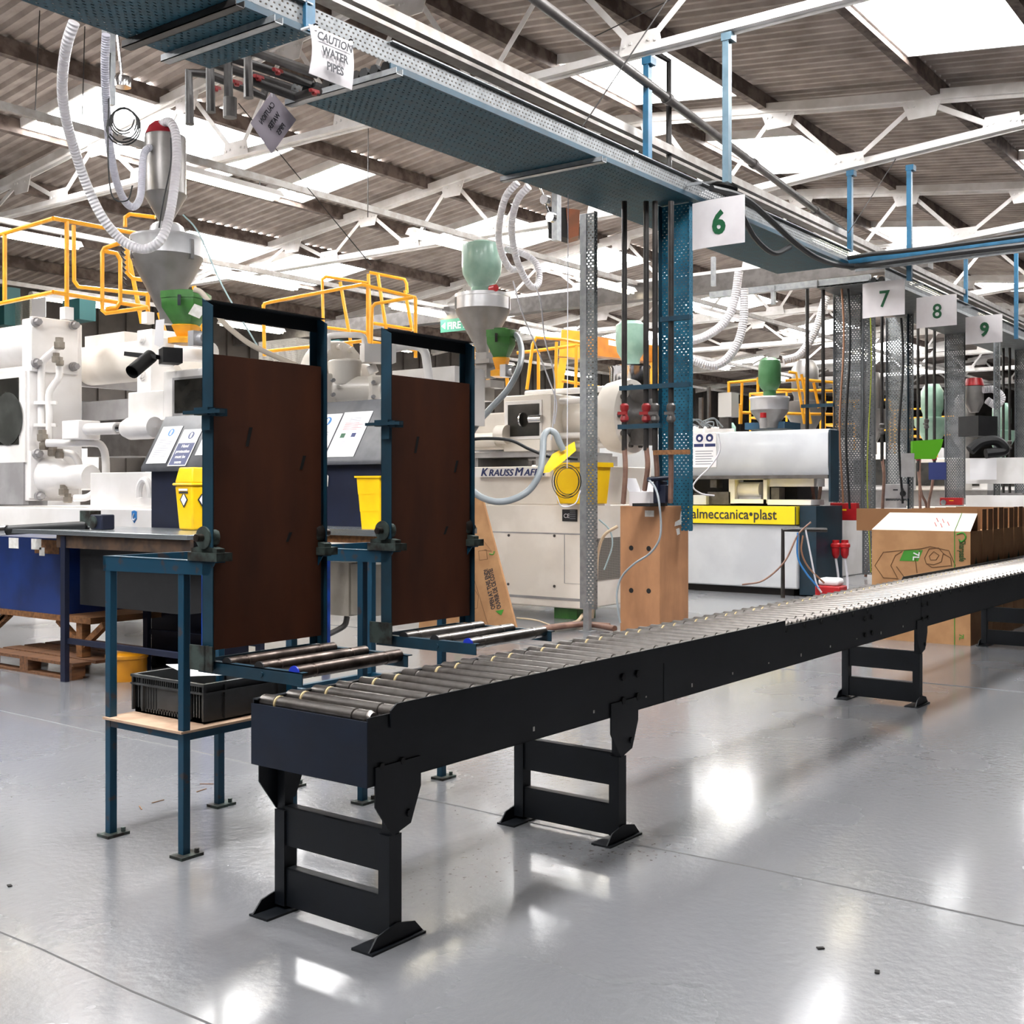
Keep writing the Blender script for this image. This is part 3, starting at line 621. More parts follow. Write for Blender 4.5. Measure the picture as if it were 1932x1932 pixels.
for x0, x1, y0 in ((.1, 3.2, -.008), (6.75, 13.5, WD + .002)):
    m = MB(); m.prism([(x0, y0, ZC1 - .045), (x1, y0, ZC1 - .045), (x1, y0, ZC1 + .03), (x0 + .03, y0, ZC1 + .03), (x0, y0, ZC1 + .01)], (0, .006, 0)); m.build('guard_strip', M_navy, r, label='raised edge guard strip')
ZR_ = .757; prof = [(.006, .004), (.02, .006), (.025, .02), (.0265, .022), (.0265, .07), (.022, .073), (.022, .083), (.0265, .086), (.0265, .45), (.022, .453), (.022, .463), (.0265, .466), (.0265, .53), (.025, .538), (.006, .55)]
def roller(x, par, mt, pr=prof, ring=True):
    m = MB(); m.lathe((x, .002, ZR_), pr, 14, 'y'); o = m.build('roller', mt, par)
    if ring:
        m = MB(); m.lathe((x, .002, ZR_), [(.022, .452), (.0277, .455), (.0277, .461), (.022, .464)], 14, 'y'); m.build('drive_ring', M_belt, o)
    return o
PIT = .1215
ro = roller(.035, r, M_steel)
for k in range(1, 100):
    c = copy_tree(ro, r); c.location.x = PIT * k
    if k % 3 == 0 and c.children: bpy.data.objects.remove(c.children[0])
m = MB()
for k in range(100, 155): m.lathe((.035 + PIT * k, .002, ZR_), prof[::3] + prof[-1:], 8, 'y')
o = m.build('roller', M_steel, r); o['kind'] = 'stuff'
rs = thing('support', (0, 0, 0), None, None); rs.parent = r; rs.name = 'support_stand'
for y in (.0, WD):
    s_ = 1 if y else -1; yi = y - .045 * (y > 0) + (.0 if y else .0)
    m = MB(); m.box(.1, .16, y - .05 * (y > 0), y + .05 * (y == 0), .02, .36); m.build('post', M_navy, rs)
    m = MB(); m.box(.11, .15, y - .045 * (y > 0) + .003, y + .045 * (y == 0) - .003, .3, ZC0); m.build('inner_post', M_navy, rs)
    m = MB(); g = [(.03, y, ZC0 + .06), (.25, y, ZC0 + .06), (.25, y, .5), (.2, y, .385), (.11, y, .36), (.03, y, .47)]
    m.prism(g, (0, .006 * s_, 0)); m.cyl((.19, y + .005 * s_, .42), (.19, y + .012 * s_, .42), .014, 8); m.build('gusset_plate', M_navy, rs)
    m = MB(); m.box(.0, .26, y - .055 * (y > 0) - .02, y + .055 * (y == 0) + .02, 0, .008); m.prism([(.0, y, .008), (.26, y, .008), (.22, y, .05), (.13, y, .07), (.04, y, .05)], (0, .006 * s_, 0)); m.build('foot', M_navy, rs)
for z0, z1 in ((.235, .375), (.02, .155)):
    m = MB(); m.box(.11, .116, .03, WD - .03, z0, z1); m.box(.11, .15, .03, WD - .03, z1 - .005, z1); m.build('cross_plate', M_navy, rs)
for dx in (1.42, 5.35, 8.9, 13): c = copy_tree(rs, r); c.location.x = dx
r.location = (2.735, 2.607, 0); r.rotation_euler.z = -.0117
# ================= tipping stands =================
def tipper(label):
    r = thing('tipping_stand', (3.33, 3.9, 0), label, 'tipping stand', 'blue tipping stands beside the conveyor')
    X0, X1 = 3.03, 3.62
    for x in (X0, X1):
        for y in (3.92, 4.42):
            m = MB(); m.box(x - .018, x + .018, y - .018, y + .018, .01, 1.175); l_ = m.build('leg', M_tealsc, r, bevel=.003)
            m = MB(); m.box(x - .05, x + .06, y - .05, y + .03, 0, .012); m.cyl((x + .04, y - .03, .012), (x + .04, y - .03, .03), .01, 6); m.build('foot_plate', M_cast, l_)
        m = MB(); m.prism([(x - .02, 3.74, 1.16), (x - .02, 4.45, 1.15), (x - .02, 4.45, 1.215), (x - .02, 3.7, 1.215)], (.004, 0, 0)); m.box(x - .02, x + .03, 3.7, 4.45, 1.21, 1.215); m.build('top_beam', M_tealsc, r)
        m = MB(); m.box(x - .03, x + .05, 3.68, 3.86, 1.216, 1.25); m.build('bearing_block', M_cast, r, label='oily steel packing block')
        m = MB(); m.lathe((x - .01, 3.77, 1.31), [(.026, -.02), (.045, -.016), (.05, 0), (.05, .02), (.045, .036), (.026, .04)], 20, 'x')
        m.prism([(x - .02, 3.69, 1.25), (x - .02, 3.85, 1.25), (x - .02, 3.85, 1.266), (x - .02, 3.8, 1.275), (x - .02, 3.74, 1.275), (x - .02, 3.69, 1.266)], (.04, 0, 0))
        b = m.build('pivot_bearing', M_cast, r); m = MB(); m.cyl((x - .06, 3.77, 1.31), (x + .08, 3.77, 1.31), .016, 12); m.build('shaft', M_steeld, b)
    m = MB(); m.box(X0 - .02, X1 + .02, 4.43, 4.45, 1.15, 1.215); m.build('top_beam', M_tealsc, r)
    m = MB()
    for y in (3.92, 4.42): m.box(X0, X1, y - .015, y + .015, .475, .505)
    for x in (X0, X1): m.box(x - .015, x + .015, 3.92, 4.42, .475, .505)
    m.build('shelf_frame', M_tealsc, r)
    # swinging frame with dark board
    yb = 3.745
    for x, s_ in ((X0 - .02, 1), (X1 + .0, -1)):
        m = MB(); e = x if s_ > 0 else x + .02
        m.prism([(e, yb - .03, .82), (e, yb + .035, .82), (e, yb + .035, 2.27), (e, yb - .03, 2.235)], (.004 * s_, 0, 0)); m.box(e, e + .045 * s_, yb + .031, yb + .035, .82, 2.26); m.build('upright', M_teal, r)
    m = MB(); m.box(X0 - .02, X1 + .02, yb + .03, yb + .034, 2.2, 2.265); m.box(X0 - .02, X1 + .02, yb - .02, yb + .03, 2.255, 2.259); m.build('top_bar', M_navy, r, label='rusty dark top bar')
    m = MB(); m.box(X0 + .0, X1 - .0, yb - .012, yb + .006, .86, 2.045); bd = m.build('board', M_board, r, label='worn dark brown plywood board')
    for cx_, cz, a in ((3.2, 1.72, .04), (3.42, 1.3, .02), (3.5, 1.62, .03)): m = MB(); m.prism([(cx_ - .008, yb - .0128, cz - a), (cx_ + .008, yb - .0128, cz - a), (cx_ + .03, yb - .0128, cz + a), (cx_ + .012, yb - .0128, cz + a)], (0, .001, 0)); m.build('knot_mark', M_dark, bd)
    m = MB(); m.box(X0 - .05, X0 - .015, yb - .035, yb + .05, 1.8, 1.83); m.box(X0 - .04, X0 + .02, yb - .07, yb - .03, 1.795, 1.825); m.box(X0 - .035, X0 - .02, yb - .03, yb + .02, 1.74, 1.8); m.bar((X0 - .06, yb + .09, 1.81), (X0 - .03, yb - .1, 1.812), .03, .014); m.build('latch', M_teal, r)
    # roller bed at the foot of the board
    yr0, yr1 = 3.225, 3.83
    for x in (X0, X1 + .0):
        m = MB(); m.box(x, x + .004, yr0, yr1, .765, .815); m.box(x - .0, x + .03, yr0, yr1, .811, .815); m.cyl((x - .005, 3.45, .79), (x + .002, 3.45, .79), .01, 8); m.build('bed_rail', M_teal, r)
    m = MB(); m.box(X0, X1, yr1 - .004, yr1, .765, .815); m.build('bed_rail', M_teal, r)
    m = MB(); m.box(X0 - .04, X0 - .035, yb - .05, yb + .09, .78, .88); m.box(X0 - .04, X0 + .01, yb - .01, yb + .0, .78, .88); m.build('stop_plate', M_cast, r, label='worn bare steel stop plate')
    first = None
    for y, mt in ((3.275, M_steeld), (3.47, M_steeld), (3.66, M_steeld)):
        m = MB(); m.lathe((X0 + .008, y, .81), [(.006, 0), (.026, .003), (.027, .08), (.0235, .083), (.0235, .095), (.027, .098), (.027, .48), (.0235, .483), (.0235, .495), (.027, .498), (.026, .585), (.006, .59)], 18, 'x'); o = m.build('roller', mt, r)
        m = MB(); m.lathe((X0 + .002, y, .81), [(.012, 0), (.028, .002), (.028, .007), (.012, .009)], 18, 'x'); m.build('end_cap', M_bluering if y < 3.3 else M_black, o)
    return r
tp = tipper('blue tipping stand with upright brown board, the one nearest the viewer')
tp2 = repeat(tp, 1.035, -.01, 'blue tipping stand with upright brown board, the farther one by the pale machine')
for c in tp2.children:
    if c.name.startswith('roller'): c.data = c.data.copy(); c.data.materials.clear(); c.data.materials.append(M_steel)
m = MB(); m.box(3.0, 3.66, 3.9, 4.44, .506, .516); tag(m.build('shelf_board', mat('pale_chipboard', '#c4a68c', '#b3937a', 9, .8)), 'pale chipboard shelf sheet lying on the near stand, under the crate', 'board')
# crate
r = thing('plastic_crate', (3.4, 4.2, .517), 'dark grey slotted plastic crate on the lower shelf of the near stand', 'crate')
x0, x1, y0, y1, z0, z1 = 3.16, 3.66, 3.955, 4.43, .518, .685
m = MB(); t_ = .006
m.box(x0, x1, y0, y1, z0, z0 + t_); m.box(x0, x1, y0, y0 + t_, z0, z1); m.box(x0, x1, y1 - t_, y1, z0, z1); m.box(x1 - t_, x1, y0, y1, z0, z1)
m.box(x0, x0 + t_, y0, y1, z1 - .05, z1); m.box(x0, x0 + t_, y0, y1, z0, z0 + .02)
n = 26
for k in range(n): m.box(x0, x0 + t_, y0 + (y1 - y0) * k / n, y0 + (y1 - y0) * (k + .55) / n, z0, z1)
m.box(x0, x0 + t_, y0, y0 + .09, z0, z1); m.box(x0, x0 + t_, y1 - .06, y1, z0, z1); m.box(x0 - .004, x0 + t_, y0 + .17, y1 - .17, z0 + .03, z1)
m.build('wall', M_crate, r)
m = MB()
for k in range(30): m.box(x0 - .012, x0, y0 + .02 + k * .0148, y0 + .023 + k * .0148, z1 - .035, z1 - .012)
for a, b in (((x0 - .015, y0 - .015), (x1 + .015, y0)), ((x0 - .015, y1), (x1 + .015, y1 + .015)), ((x0 - .015, y0), (x0, y1)), ((x1, y0), (x1 + .015, y1))):
    m.box(a[0], b[0], a[1], b[1], z1 - .012, z1); m.box(a[0], b[0], a[1], b[1], z1 - .045, z1 - .037)
m.build('rim', M_crate, r)
m = MB()
for y in (y0 - .01, y0 + .08, y1 - .07, y1): m.box(x0 - .012, x0, y, y + .01, z0 + .01, z1)
for x in (x0 - .01, x0 + .1, x1 - .1): m.box(x, x + .01, y0 - .012, y0, z0 + .01, z1)
m.build('rib', M_crate, r)
m = MB(); m.add([(3.2, 4.1, .7), (3.36, 4.02, .692), (3.5, 4.3, .70), (3.3, 4.4, .712)], [(0, 1, 2, 3)]); m.add([(3.2, 4.1, .698), (3.36, 4.02, .69), (3.5, 4.3, .698), (3.3, 4.4, .71)], [(3, 2, 1, 0)]); tag(m.build('paper_sheet', M_paper), 'white paper sheet lying over the back rim of the grey crate', 'paper')
r = thing('marker', (3.55, 4.03, .53), 'yellow strips standing inside the grey crate at the front right', 'strip')
m = MB()
for k in range(3): m.box(3.3 + k * .02, 3.306 + k * .02, y0 + .007, y0 + .01, z0 + .05, z1 - .012)
m.build('strip', M_yelp, r)
# litter on the floor
for i, (u, v) in enumerate(((298, 1513), (265, 1525), (390, 1480), (380, 1492), (18, 1672), (1548, 1790), (1655, 1835))):
    p = W(u, v, Z=0); m = MB(); a = i * 1.1; L = .035 if i < 4 else .012
    m.bar((p.x - L * math.cos(a), p.y - L * math.sin(a), .003), (p.x + L * math.cos(a), p.y + L * math.sin(a), .003), .004 if i < 4 else .015, .003)
    tag(m.build('wood_splinter' if i < 4 else 'floor_scrap', M_wood2 if i < 4 else M_dark), ['tiny wood splinter on the floor nearest the near stand leg', 'tiny wood splinter on the floor, leftmost under the stand', 'tiny wood splinter under the shelf, upper one of two', 'tiny wood splinter under the shelf, lower one of two', 'small scrap on the floor at the far left of the photo', 'small dark scrap on the open floor at the right, upper one', 'small dark scrap on the open floor at the right, lower one'][i], 'debris')
# ================= first work bench =================
r = thing('work_bench', (5.5, 7.6, 0), 'blue work bench with a grey metal top, left of the near stand', 'bench')
bx0, bx1, by0, by1 = 5.2, 6.1, 6.7, 9.05
m = MB(); m.box(bx0, bx1, by0, by1, 1.15, 1.185); m.build('bench_top', M_steelflat, r, bevel=.004)
m = MB(); m.box(bx0 + .03, bx0 + .06, by0, 8.35, 1.05, 1.15); m.build('apron', mat('stained_apron', '#2c2018', '#4a3524', 9, .8), r)
for x, y in ((5.24, 8.25), (6.0, 8.25), (6.0, 6.85)):
    m = MB(); m.box(x - .02, x + .02, y - .03, y + .03, 0, 1.14); m.build('leg', M_navy2, r)
for x in (5.24, 6.0): m = MB(); m.box(x, x + .04, 6.85, 8.25, .3, .34); m.build('lower_rail', M_navy2, r)
m = MB(); m.box(bx0 + .14, bx1 - .1, 6.9, 8.2, .6, 1.12); m.build('bench_shade_box', M_black, r)  # black box added to darken the space under the bench
r = thing('blue_bin_hopper', (5.7, 9.6, .45), 'deep blue steel bin with peeled stickers at the left edge of the photo', 'bin')
m = MB(); m.box(5.5, 6.3, 8.72, 10.6, .47, 1.1); m.build('body', mat('bin_blue', '#14306e', '#0f2557', 3, .35, coat=.3), r)
for y0_, y1_, z0_, z1_ in ((9.67, 9.9, .9, 1.08), (9.35, 9.5, 1.0, 1.09), (9.0, 9.15, 1.0, 1.09), (8.95, 9.03, .95, 1.02)): m = MB(); m.box(5.496, 5.5, y0_, y1_, z0_, z1_); m.build('sticker', M_sticker, r, label='torn white sticker remains')
m = MB(); m.box(5.497, 5.5, 8.74, 9.1, .97, 1.085); m.build('bare_patch', M_wood2, r)
r = thing('bin_stand', (5.7, 9.2, .1), 'wooden trestle with diagonal braces under the blue bin', 'stand')
m = MB(); m.box(5.5, 6.3, 8.3, 10.6, .42, .47); m.build('beam', M_wood2, r)
for y, s_ in ((8.45, 1), (9.9, -1)):
    m = MB(); m.box(5.52, 5.6, y, y + .08, .14, .42); m.build('leg', M_wood2, r); m = MB(); m.bar((5.56, y + .04, .22), (5.56, y + .04 + .35 * s_, .42), .05, .05); m.bar((5.56, y + .04, .22), (5.56, y + .04 - .3, .42), .05, .05); m.build('brace', M_wood2, r)
r = thing('wooden_pallet', (5.7, 8.9, 0), 'worn wooden pallet on the floor under the bench', 'pallet')
px0, px1, py0, py1 = 5.3, 6.3, 8.25, 9.6
for y in (py0, (py0 + py1) / 2 - .05, py1 - .1):
    for x in (px0, px0 + .45, px1 - .12): m = MB(); m.box(x, x + .12, y, y + .12, .02, .11); m.build('block', M_pallet, r)
for k in range(5): m = MB(); x = px0 + k * .2; m.box(x, x + .16, py0 - .02, py1, .11, .135); m.build('deck_board', M_pallet, r)
for x in (px0, px1 - .1): m = MB(); m.box(x, x + .1, py0, py1, 0, .02); m.build('base_board', M_pallet, r)
m = MB(); pc = W(209, 1287, Z=0); m.lathe((pc.x + .16, pc.y + .02, 0), [(.155, 0), (.155, .17), (.165, .175), (.165, .2), (.15, .215), (.13, .22), (0, .222)], 28)
tag(m.build('round_tub', mat('ochre_tin', '#d08a12', '#c07c10', 4, .3, coat=.4)), 'round yellow lidded tub on the floor behind the stand leg', 'tub')
# roller and block on the bench
r = thing('black_roller', tuple(W(80, 992, D=9.3)), 'black rubber roller with a chrome end lying at the left bench end', 'roller')
a, b = W(-30, 1003, D=9.6), W(165, 992, D=9.4); m = MB(); m.cyl(a, b, .04, 14); m.build('sleeve', M_rub, r)
m = MB(); m.cyl(W(2, 1001, D=9.55), W(14, 1000, D=9.54), .043, 14); m.cyl(b, b + (b - a).normalized() * .05, .02, 10); m.build('end_collar', M_chrome, r)
p = W(185, 985, D=9.3); r = thing('bearing_unit', tuple(p), 'blue and dark bearing unit on the bench behind the black roller', 'bearing')
m = MB(); m.box(p.x - .02, p.x + .1, p.y - .08, p.y + .08, 1.186, p.z + .06); m.build('block', M_navy2, r, bevel=.01)
m = MB(); m.lathe((p.x - .04, p.y + .03, p.z), [(.02, 0), (.05, .005), (.05, .04), (.02, .045)], 16, 'x'); m.box(p.x - .02, p.x + .08, p.y + .08, p.y + .22, p.z - .03, p.z + .09); m.build('bearing', M_cast, r)
# navy control stands
def papered(r, c0, rt, up, items):
    """sheets on a sloped panel: items (x, y, w, h, kind)"""
    nn = rt.cross(up).normalized()
    for (x, y, w_, h_, kd) in items:
        o = c0 + rt * x + up * y + nn * .004
        def slab(x0, y0, x1, y1, mt, nm, par, e=.002, of=0):
            m = MB(); b = o + nn * of; m.prism([b + rt * x0 + up * y0, b + rt * x1 + up * y0, b + rt * x1 + up * y1, b + rt * x0 + up * y1], nn * e); return m.build(nm, mt, par)
        sh = slab(0, 0, w_, h_, M_paper, 'notice_sheet', r)
        if kd in 'hs':
            m = MB(); cc = o + rt * w_ * .55 + up * h_ * .83 + nn * .002
            n = 20; m.prism([cc + rt * (h_ * .1 * math.cos(2 * math.pi * k / n)) + up * (h_ * .1 * math.sin(2 * math.pi * k / n)) for k in range(n)], nn * .001); m.build('pictogram', M_inkb if kd == 'h' else M_inks, sh)
            m = MB(); b = cc + nn * .001
            m.prism([b + rt * (q * h_) + up * (s_ * h_) for q, s_ in ((-.03, -.07), (.03, -.07), (.035, .02), (.05, .03), (.03, .05), (.02, .07), (-.02, .07), (-.035, .04))], nn * .0008); m.build('glove_symbol', M_paper, sh)
        if kd == 'h':
            slab(.012, .01, w_ - .012, h_ * .62, M_inkb, 'blue_panel', sh, .001, .002)
            for i, t_ in enumerate(('Hand', 'protection', 'must be', 'worn')): text(t_, h_ * .115, M_paper, o + rt * w_ * .5 + up * (h_ * (.5 - .145 * i)) + nn * .004, rt, up, sh, 'lettering', 'CENTER', bold=.001, d=.0006)
        elif kd == 's':
            for i in range(9): slab(w_ * .15, h_ * (.62 - i * .055), w_ * (.8 if i % 3 else .62), h_ * (.633 - i * .055), M_inkgrey, 'text_line', sh, .0006, .002)
        elif kd == 't':
            for i in range(3): slab(w_ * .3, h_ * (.85 - i * .03), w_ * .7, h_ * (.86 - i * .03), M_inkgrey, 'text_line', sh, .0006, .002)
            for i in range(5): slab(w_ * .2, h_ * (.74 - i * .035), w_ * (.85 if i % 2 else .7), h_ * (.75 - i * .035), M_inkr, 'text_line', sh, .0006, .002)
            slab(w_ * .22, h_ * .42, w_ * .38, h_ * .52, M_inkg, 'small_picture', sh, .0006, .002); slab(w_ * .6, h_ * .43, w_ * .75, h_ * .52, M_inkb, 'small_picture', sh, .0006, .002)
            for i in range(6): slab(w_ * .15, h_ * (.36 - i * .035), w_ * (.8 if i % 2 else .6), h_ * (.368 - i * .035), M_inkgrey, 'text_line', sh, .0006, .002)
def control(lb, X, uL, uR, vtop, vmid, items, zb=1.186, lean=.22):
    a = W(uL, vmid, X=X); b = W(uR, vmid, X=X); zt_ = W((uL + uR) / 2, vtop, X=X + lean).z
    r = thing('control_desk', (X, (a.y + b.y) / 2, zb), lb, 'control desk', 'navy control desks with notices')
    m = MB(); m.box(X + .03, X + .4, b.y + .02, a.y - .06, zb, a.z); m.build('pedestal', M_navy2, r)
    zl = (a.z + b.z) / 2; m = MB(); m.prism([(X - .03, a.y, zl), (X + lean, a.y, zt_), (X + .4, a.y, zt_), (X + .4, a.y, zl - .04), (X - .03, a.y, zl - .04)], (0, b.y - a.y, 0)); m.build('sloped_panel', mat('charcoal_panel', '#3a3b40', '#4a4b50', 6, .4), r)
    o = Vector((X - .03, a.y, zl)); up = (Vector((X + lean, a.y, zt_)) - o); L = up.length; up.normalize(); rt = Vector((0, -1, 0))
    papered(r, o, rt, up, items); return r, a.y - b.y, L
control('navy control desk with hand protection notices behind the yellow sharps bin', 6.15, 272, 400, 785, 880, [(.05, .03, .27, .37, 's'), (.36, .0, .24, .36, 'h'), (.66, .1, .22, .28, 'x')], zb=0)
control('navy control desk with white notices seen between the two brown boards', 7.15, 560, 745, 757, 868, [(.02, .03, .33, .46, 's'), (.37, .03, .34, .47, 't')], lean=.3)
# sharps bins
def sharps(x, y, z, s_, lb, lidded=True):
    r = thing('sharps_bin', (x, y, z), lb, 'bin', 'yellow waste bins on the benches')
    def ring(h, w_): return [(x - w_, y - w_, z + h), (x + w_, y - w_, z + h), (x + w_, y + w_, z + h), (x - w_, y + w_, z + h)]
    m = MB(); a, b = (.105 * s_, .14 * s_) if not lidded else (.085, .108)
    H = .42 * s_
    if lidded:
        m.hexa(ring(0, a) + ring(H * .85, b)); m.build('body', M_yelp, r, bevel=.015)
        m = MB(); m.hexa(ring(H * .85, b + .015) + ring(H * .9, b + .015)); m.hexa(ring(H * .9, b) + ring(H * 1.2, b * .78)); m.build('lid', M_yelp, r, bevel=.012)
        m = MB(); xf = x - (a + (b - a) * .68) - .003; c_ = Vector((xf, y, z + H * .58)); q = .05 * s_
        m.prism([c_ + Vector((0, 0, q * 1.3)), c_ + Vector((0, q, 0)), c_ + Vector((0, 0, -q * 1.3)), c_ + Vector((0, -q, 0))], (.002, 0, 0)); o = m.build('hazard_diamond', M_ink, r)
        m = MB(); q *= .72; c_.x -= .001; m.prism([c_ + Vector((0, 0, q * 1.3)), c_ + Vector((0, q, 0)), c_ + Vector((0, 0, -q * 1.3)), c_ + Vector((0, -q, 0))], (.001, 0, 0)); m.build('diamond_face', M_paper, o)
        m = MB(); yf = y - (a + (b - a) * .68) - .003; c_ = Vector((x, yf, z + H * .58)); q = .05 * s_; m.prism([c_ + Vector((0, 0, q * 1.3)), c_ + Vector((q, 0, 0)), c_ + Vector((0, 0, -q * 1.3)), c_ + Vector((-q, 0, 0))], (0, .002, 0)); o = m.build('hazard_diamond', M_ink, r)
        m = MB(); q *= .72; c_.y -= .001; m.prism([c_ + Vector((0, 0, q * 1.3)), c_ + Vector((q, 0, 0)), c_ + Vector((0, 0, -q * 1.3)), c_ + Vector((-q, 0, 0))], (0, .001, 0)); m.build('diamond_face', M_paper, o)
        m = MB(); xf = x - (a + (b - a) * .92) - .004; m.box(xf, xf + .002, y - .055, y + .055, z + H * .75, z + H * .79); m.build('label_band', M_paper, r)
        m = MB(); m.box(xf + .002, xf + .004, y - .055, y + .055, z + H * .7, z + H * .735); m.build('label_print', M_ink, r)
    else:
        for k in range(3):
            w0, w1 = a + (b - a) * k / 3, a + (b - a) * (k + 1) / 3; m.hexa(ring(H * 1.1 * k / 3, w0) + ring(H * 1.1 * (k + 1) / 3, w1 - .002))
        m.build('body', M_yelp, r)
        m = MB(); m.hexa(ring(H * 1.08, b + .01) + ring(H * 1.12, b + .012)); m.build('rim', M_yelp, r)
    return r
sharps(5.9, 7.505, 1.187, .98, 'yellow sharps bin with white hazard diamonds on the first bench')
# second bench
r = thing('work_bench', (6.9, 6.8, 0), 'second work bench with a grey edge, seen between the two brown boards', 'bench')
m = MB(); m.box(6.65, 7.6, 6.0, 8.0, 1.14, 1.19); m.build('bench_top', M_steelflat, r)
m = MB(); m.box(6.7, 6.74, 6.0, 8.0, 1.08, 1.14); m.build('apron', M_wood2, r)
for u in (390, 615): p = W(u, 1080, X=6.72 if u > 500 else 5.2); m = MB(); m.box(p.x - .025, p.x + .025, p.y - .025, p.y + .025, 0, 1.14); m.build('leg', M_blue, r)
sharps(6.87, 6.43, 1.191, .9, 'open ribbed yellow bin on the second bench, between the two boards', False)
r = thing('electrical_cabinet', (7.4, 7, 0), 'beige electrical cabinet under the second bench', 'cabinet')
m = MB(); m.faceX(572, 658, 1062, 1163, 7.0, .35); m.build('door_box', mat('cabinet_beige', '#9d958a', '#8f877c', 4, .5), r)
m = MB(); m.faceX(662, 705, 1066, 1163, 7.02, .3); m.build('side_box', mat('cabinet_beige', '#fff'), r)
p = W(601, 1069, X=6.995); m = MB(); m.lathe(p, [(0, -.004), (.006, 0), (.006, .004)], 8, 'x'); m.build('indicator_light', E_led, r)
m = MB(); m.tube(smoothpts(PD([(655, 1163), (650, 1180), (630, 1192), (612, 1200)], 9.9)), .025, 8); m.build('flex_conduit', M_pipeg, r)
# paper tag on navy pedestal
p = W(612, 905, X=7.17); m = MB(); m.prism([p + Vector((0, q, w_)) for q, w_ in ((.04, -.04), (.05, .05), (.0, .07), (-.05, .03), (-.04, -.06))], (.003, 0, 0)); tag(m.build('paper_tag', M_sticker), 'crumpled paper tag stuck to the navy desk between the boards', 'tag')
# ================= machine helpers =================
def lath(u, D, rows, n=28):
    p = W(u, 900, D=D); return [(max(r_ * D / FP, 1e-4), zat(v, D)) for r_, v in rows], (p.x, p.y, 0)
def latpart(nm, mt, par, u, D, rows, n=28, **k):
    pr, c = lath(u, D, rows[::-1]); m = MB(); m.lathe(c, pr, n); return m.build(nm, mt, par, **k)
def screw(par, X, pts, rad=.03, mt=None, ax='x', d=.05):
    m = MB()
    for u, v in pts:
        p = W(u, v, X=X) if ax == 'x' else W(u, v, Y=X)
        e = Vector((-d, 0, 0)) if ax == 'x' else Vector((0, -d, 0))
        m.cyl(p, p + e * .4, rad * 1.4, 14); m.cyl(p + e * .4, p + e, rad, 6)
    return m.build('bolt_set', mt or M_machw, par)
# ================= machine in the middle (beyond the second board) =================
XA = 11.2; Y0 = W(1100, 1152, X=XA).y; YE = 15.5
r = thing('injection_moulding_machine', (12, 9, 0), 'cream moulding machine with blue name lettering, left of the perforated post', 'machine')
def P(nm, mt, **k): return None
m = MB(); m.box(XA, XA + 1.7, Y0, YE, W(1100, 1150, X=XA).z, W(1100, 953, X=XA).z); m.build('base_cabinet', M_mach, r, bevel=.015)
zl = W(1100, 953, X=XA).z; zu = W(1095, 878, X=XA).z
m = MB(); m.box(XA + .03, XA + 1.65, Y0 + .05, YE, zl, zu); m.build('upper_cabinet', M_mach, r, bevel=.01)
m = MB(); a = W(870, 1003, X=XA); b = W(1098, 1008, X=XA); m.box(XA - .003, XA + .01, b.y, YE, b.z - .008, b.z + .008)
c1 = W(1065, 1008, X=XA); c2 = W(1065, 1100, X=XA); m.box(XA - .003, XA, c1.y - .004, c1.y + .004, c2.z, c1.z); m.box(XA - .003, XA, Y0, c1.y, c2.z - .004, c2.z); zz = W(1095, 1130, X=XA).z; m.box(XA - .004, XA, Y0, YE, zz - .03, zz); m.build('panel_seam', M_machg, r)
screw(r, XA, [(960, 1010), (1046, 1011), (959, 1102), (1046, 1106)], .012, M_pipeg, d=.015)
a = W(1061, 961, X=XA - .005); b = W(1089, 984, X=XA - .005); m = MB(); m.box(XA - .008, XA, b.y, a.y, b.z, a.z); pl = m.build('rating_plate', M_black, r)
text('CE', .07, M_paper, (XA - .01, a.y - .02, b.z + .04), RX, UP, pl)
m = MB()
for i in range(5): m.box(XA - .0095, XA - .008, b.y + .02, b.y + .1, b.z + .03 + i * .022, b.z + .036 + i * .022)
m.build('plate_print', M_inkgrey, pl)
m = MB(); a = W(1128, 1016, Y=Y0 - .01); b = W(1172, 1090, Y=Y0 - .01); m.box(a.x, b.x + .3, Y0 - .012, Y0 - .008, b.z, a.z); m.build('vent_grille', M_mesh, r)
m = MB(); m.box(a.x, b.x + .3, Y0 - .006, Y0 - .003, b.z, a.z); m.build('vent_recess', M_dark, r)
for y in (Y0 + .25, Y0 + 4.5): m = MB(); m.box(XA + .1, XA + .5, y - .1, y + .22, 0, .12); m.build('levelling_foot', M_green, r)
a = W(895, 881, X=XA - .06); b = W(1030, 899, X=XA - .06); m = MB(); m.box(XA - .06, XA + .03, b.y, a.y, b.z, W(1030, 881, X=XA - .06).z); st = m.build('name_strip', M_machw, r)
h = W(960, 884, X=XA - .06).z - W(960, 899, X=XA - .06).z; o = W(906, 896, X=XA - .064); zb = b.z + .012
uu = 0
for s_, sc_ in (('K', 1), ('RAUSS', .82), ('M', 1), ('AFFEI', .82)):
    text(s_, h * 1.45 * sc_, M_inkb, (XA - .0645, o.y - uu - .007, zb), RX, UP, st, shear=.25, sx=1.12, d=.001); text(s_, h * 1.45 * sc_, M_inkb, (XA - .0643, o.y - uu - .0035, zb + .003), RX, UP, st, shear=.25, sx=1.12, d=.001)
    t = text(s_, h * 1.45 * sc_, M_inkb, (XA - .064, o.y - uu, zb), RX, UP, st, shear=.25, bold=0, sx=1.12, d=.001)
    uu += (max(v.co.y for v in t.data.vertices) - min(v.co.y for v in t.data.vertices)) + .018
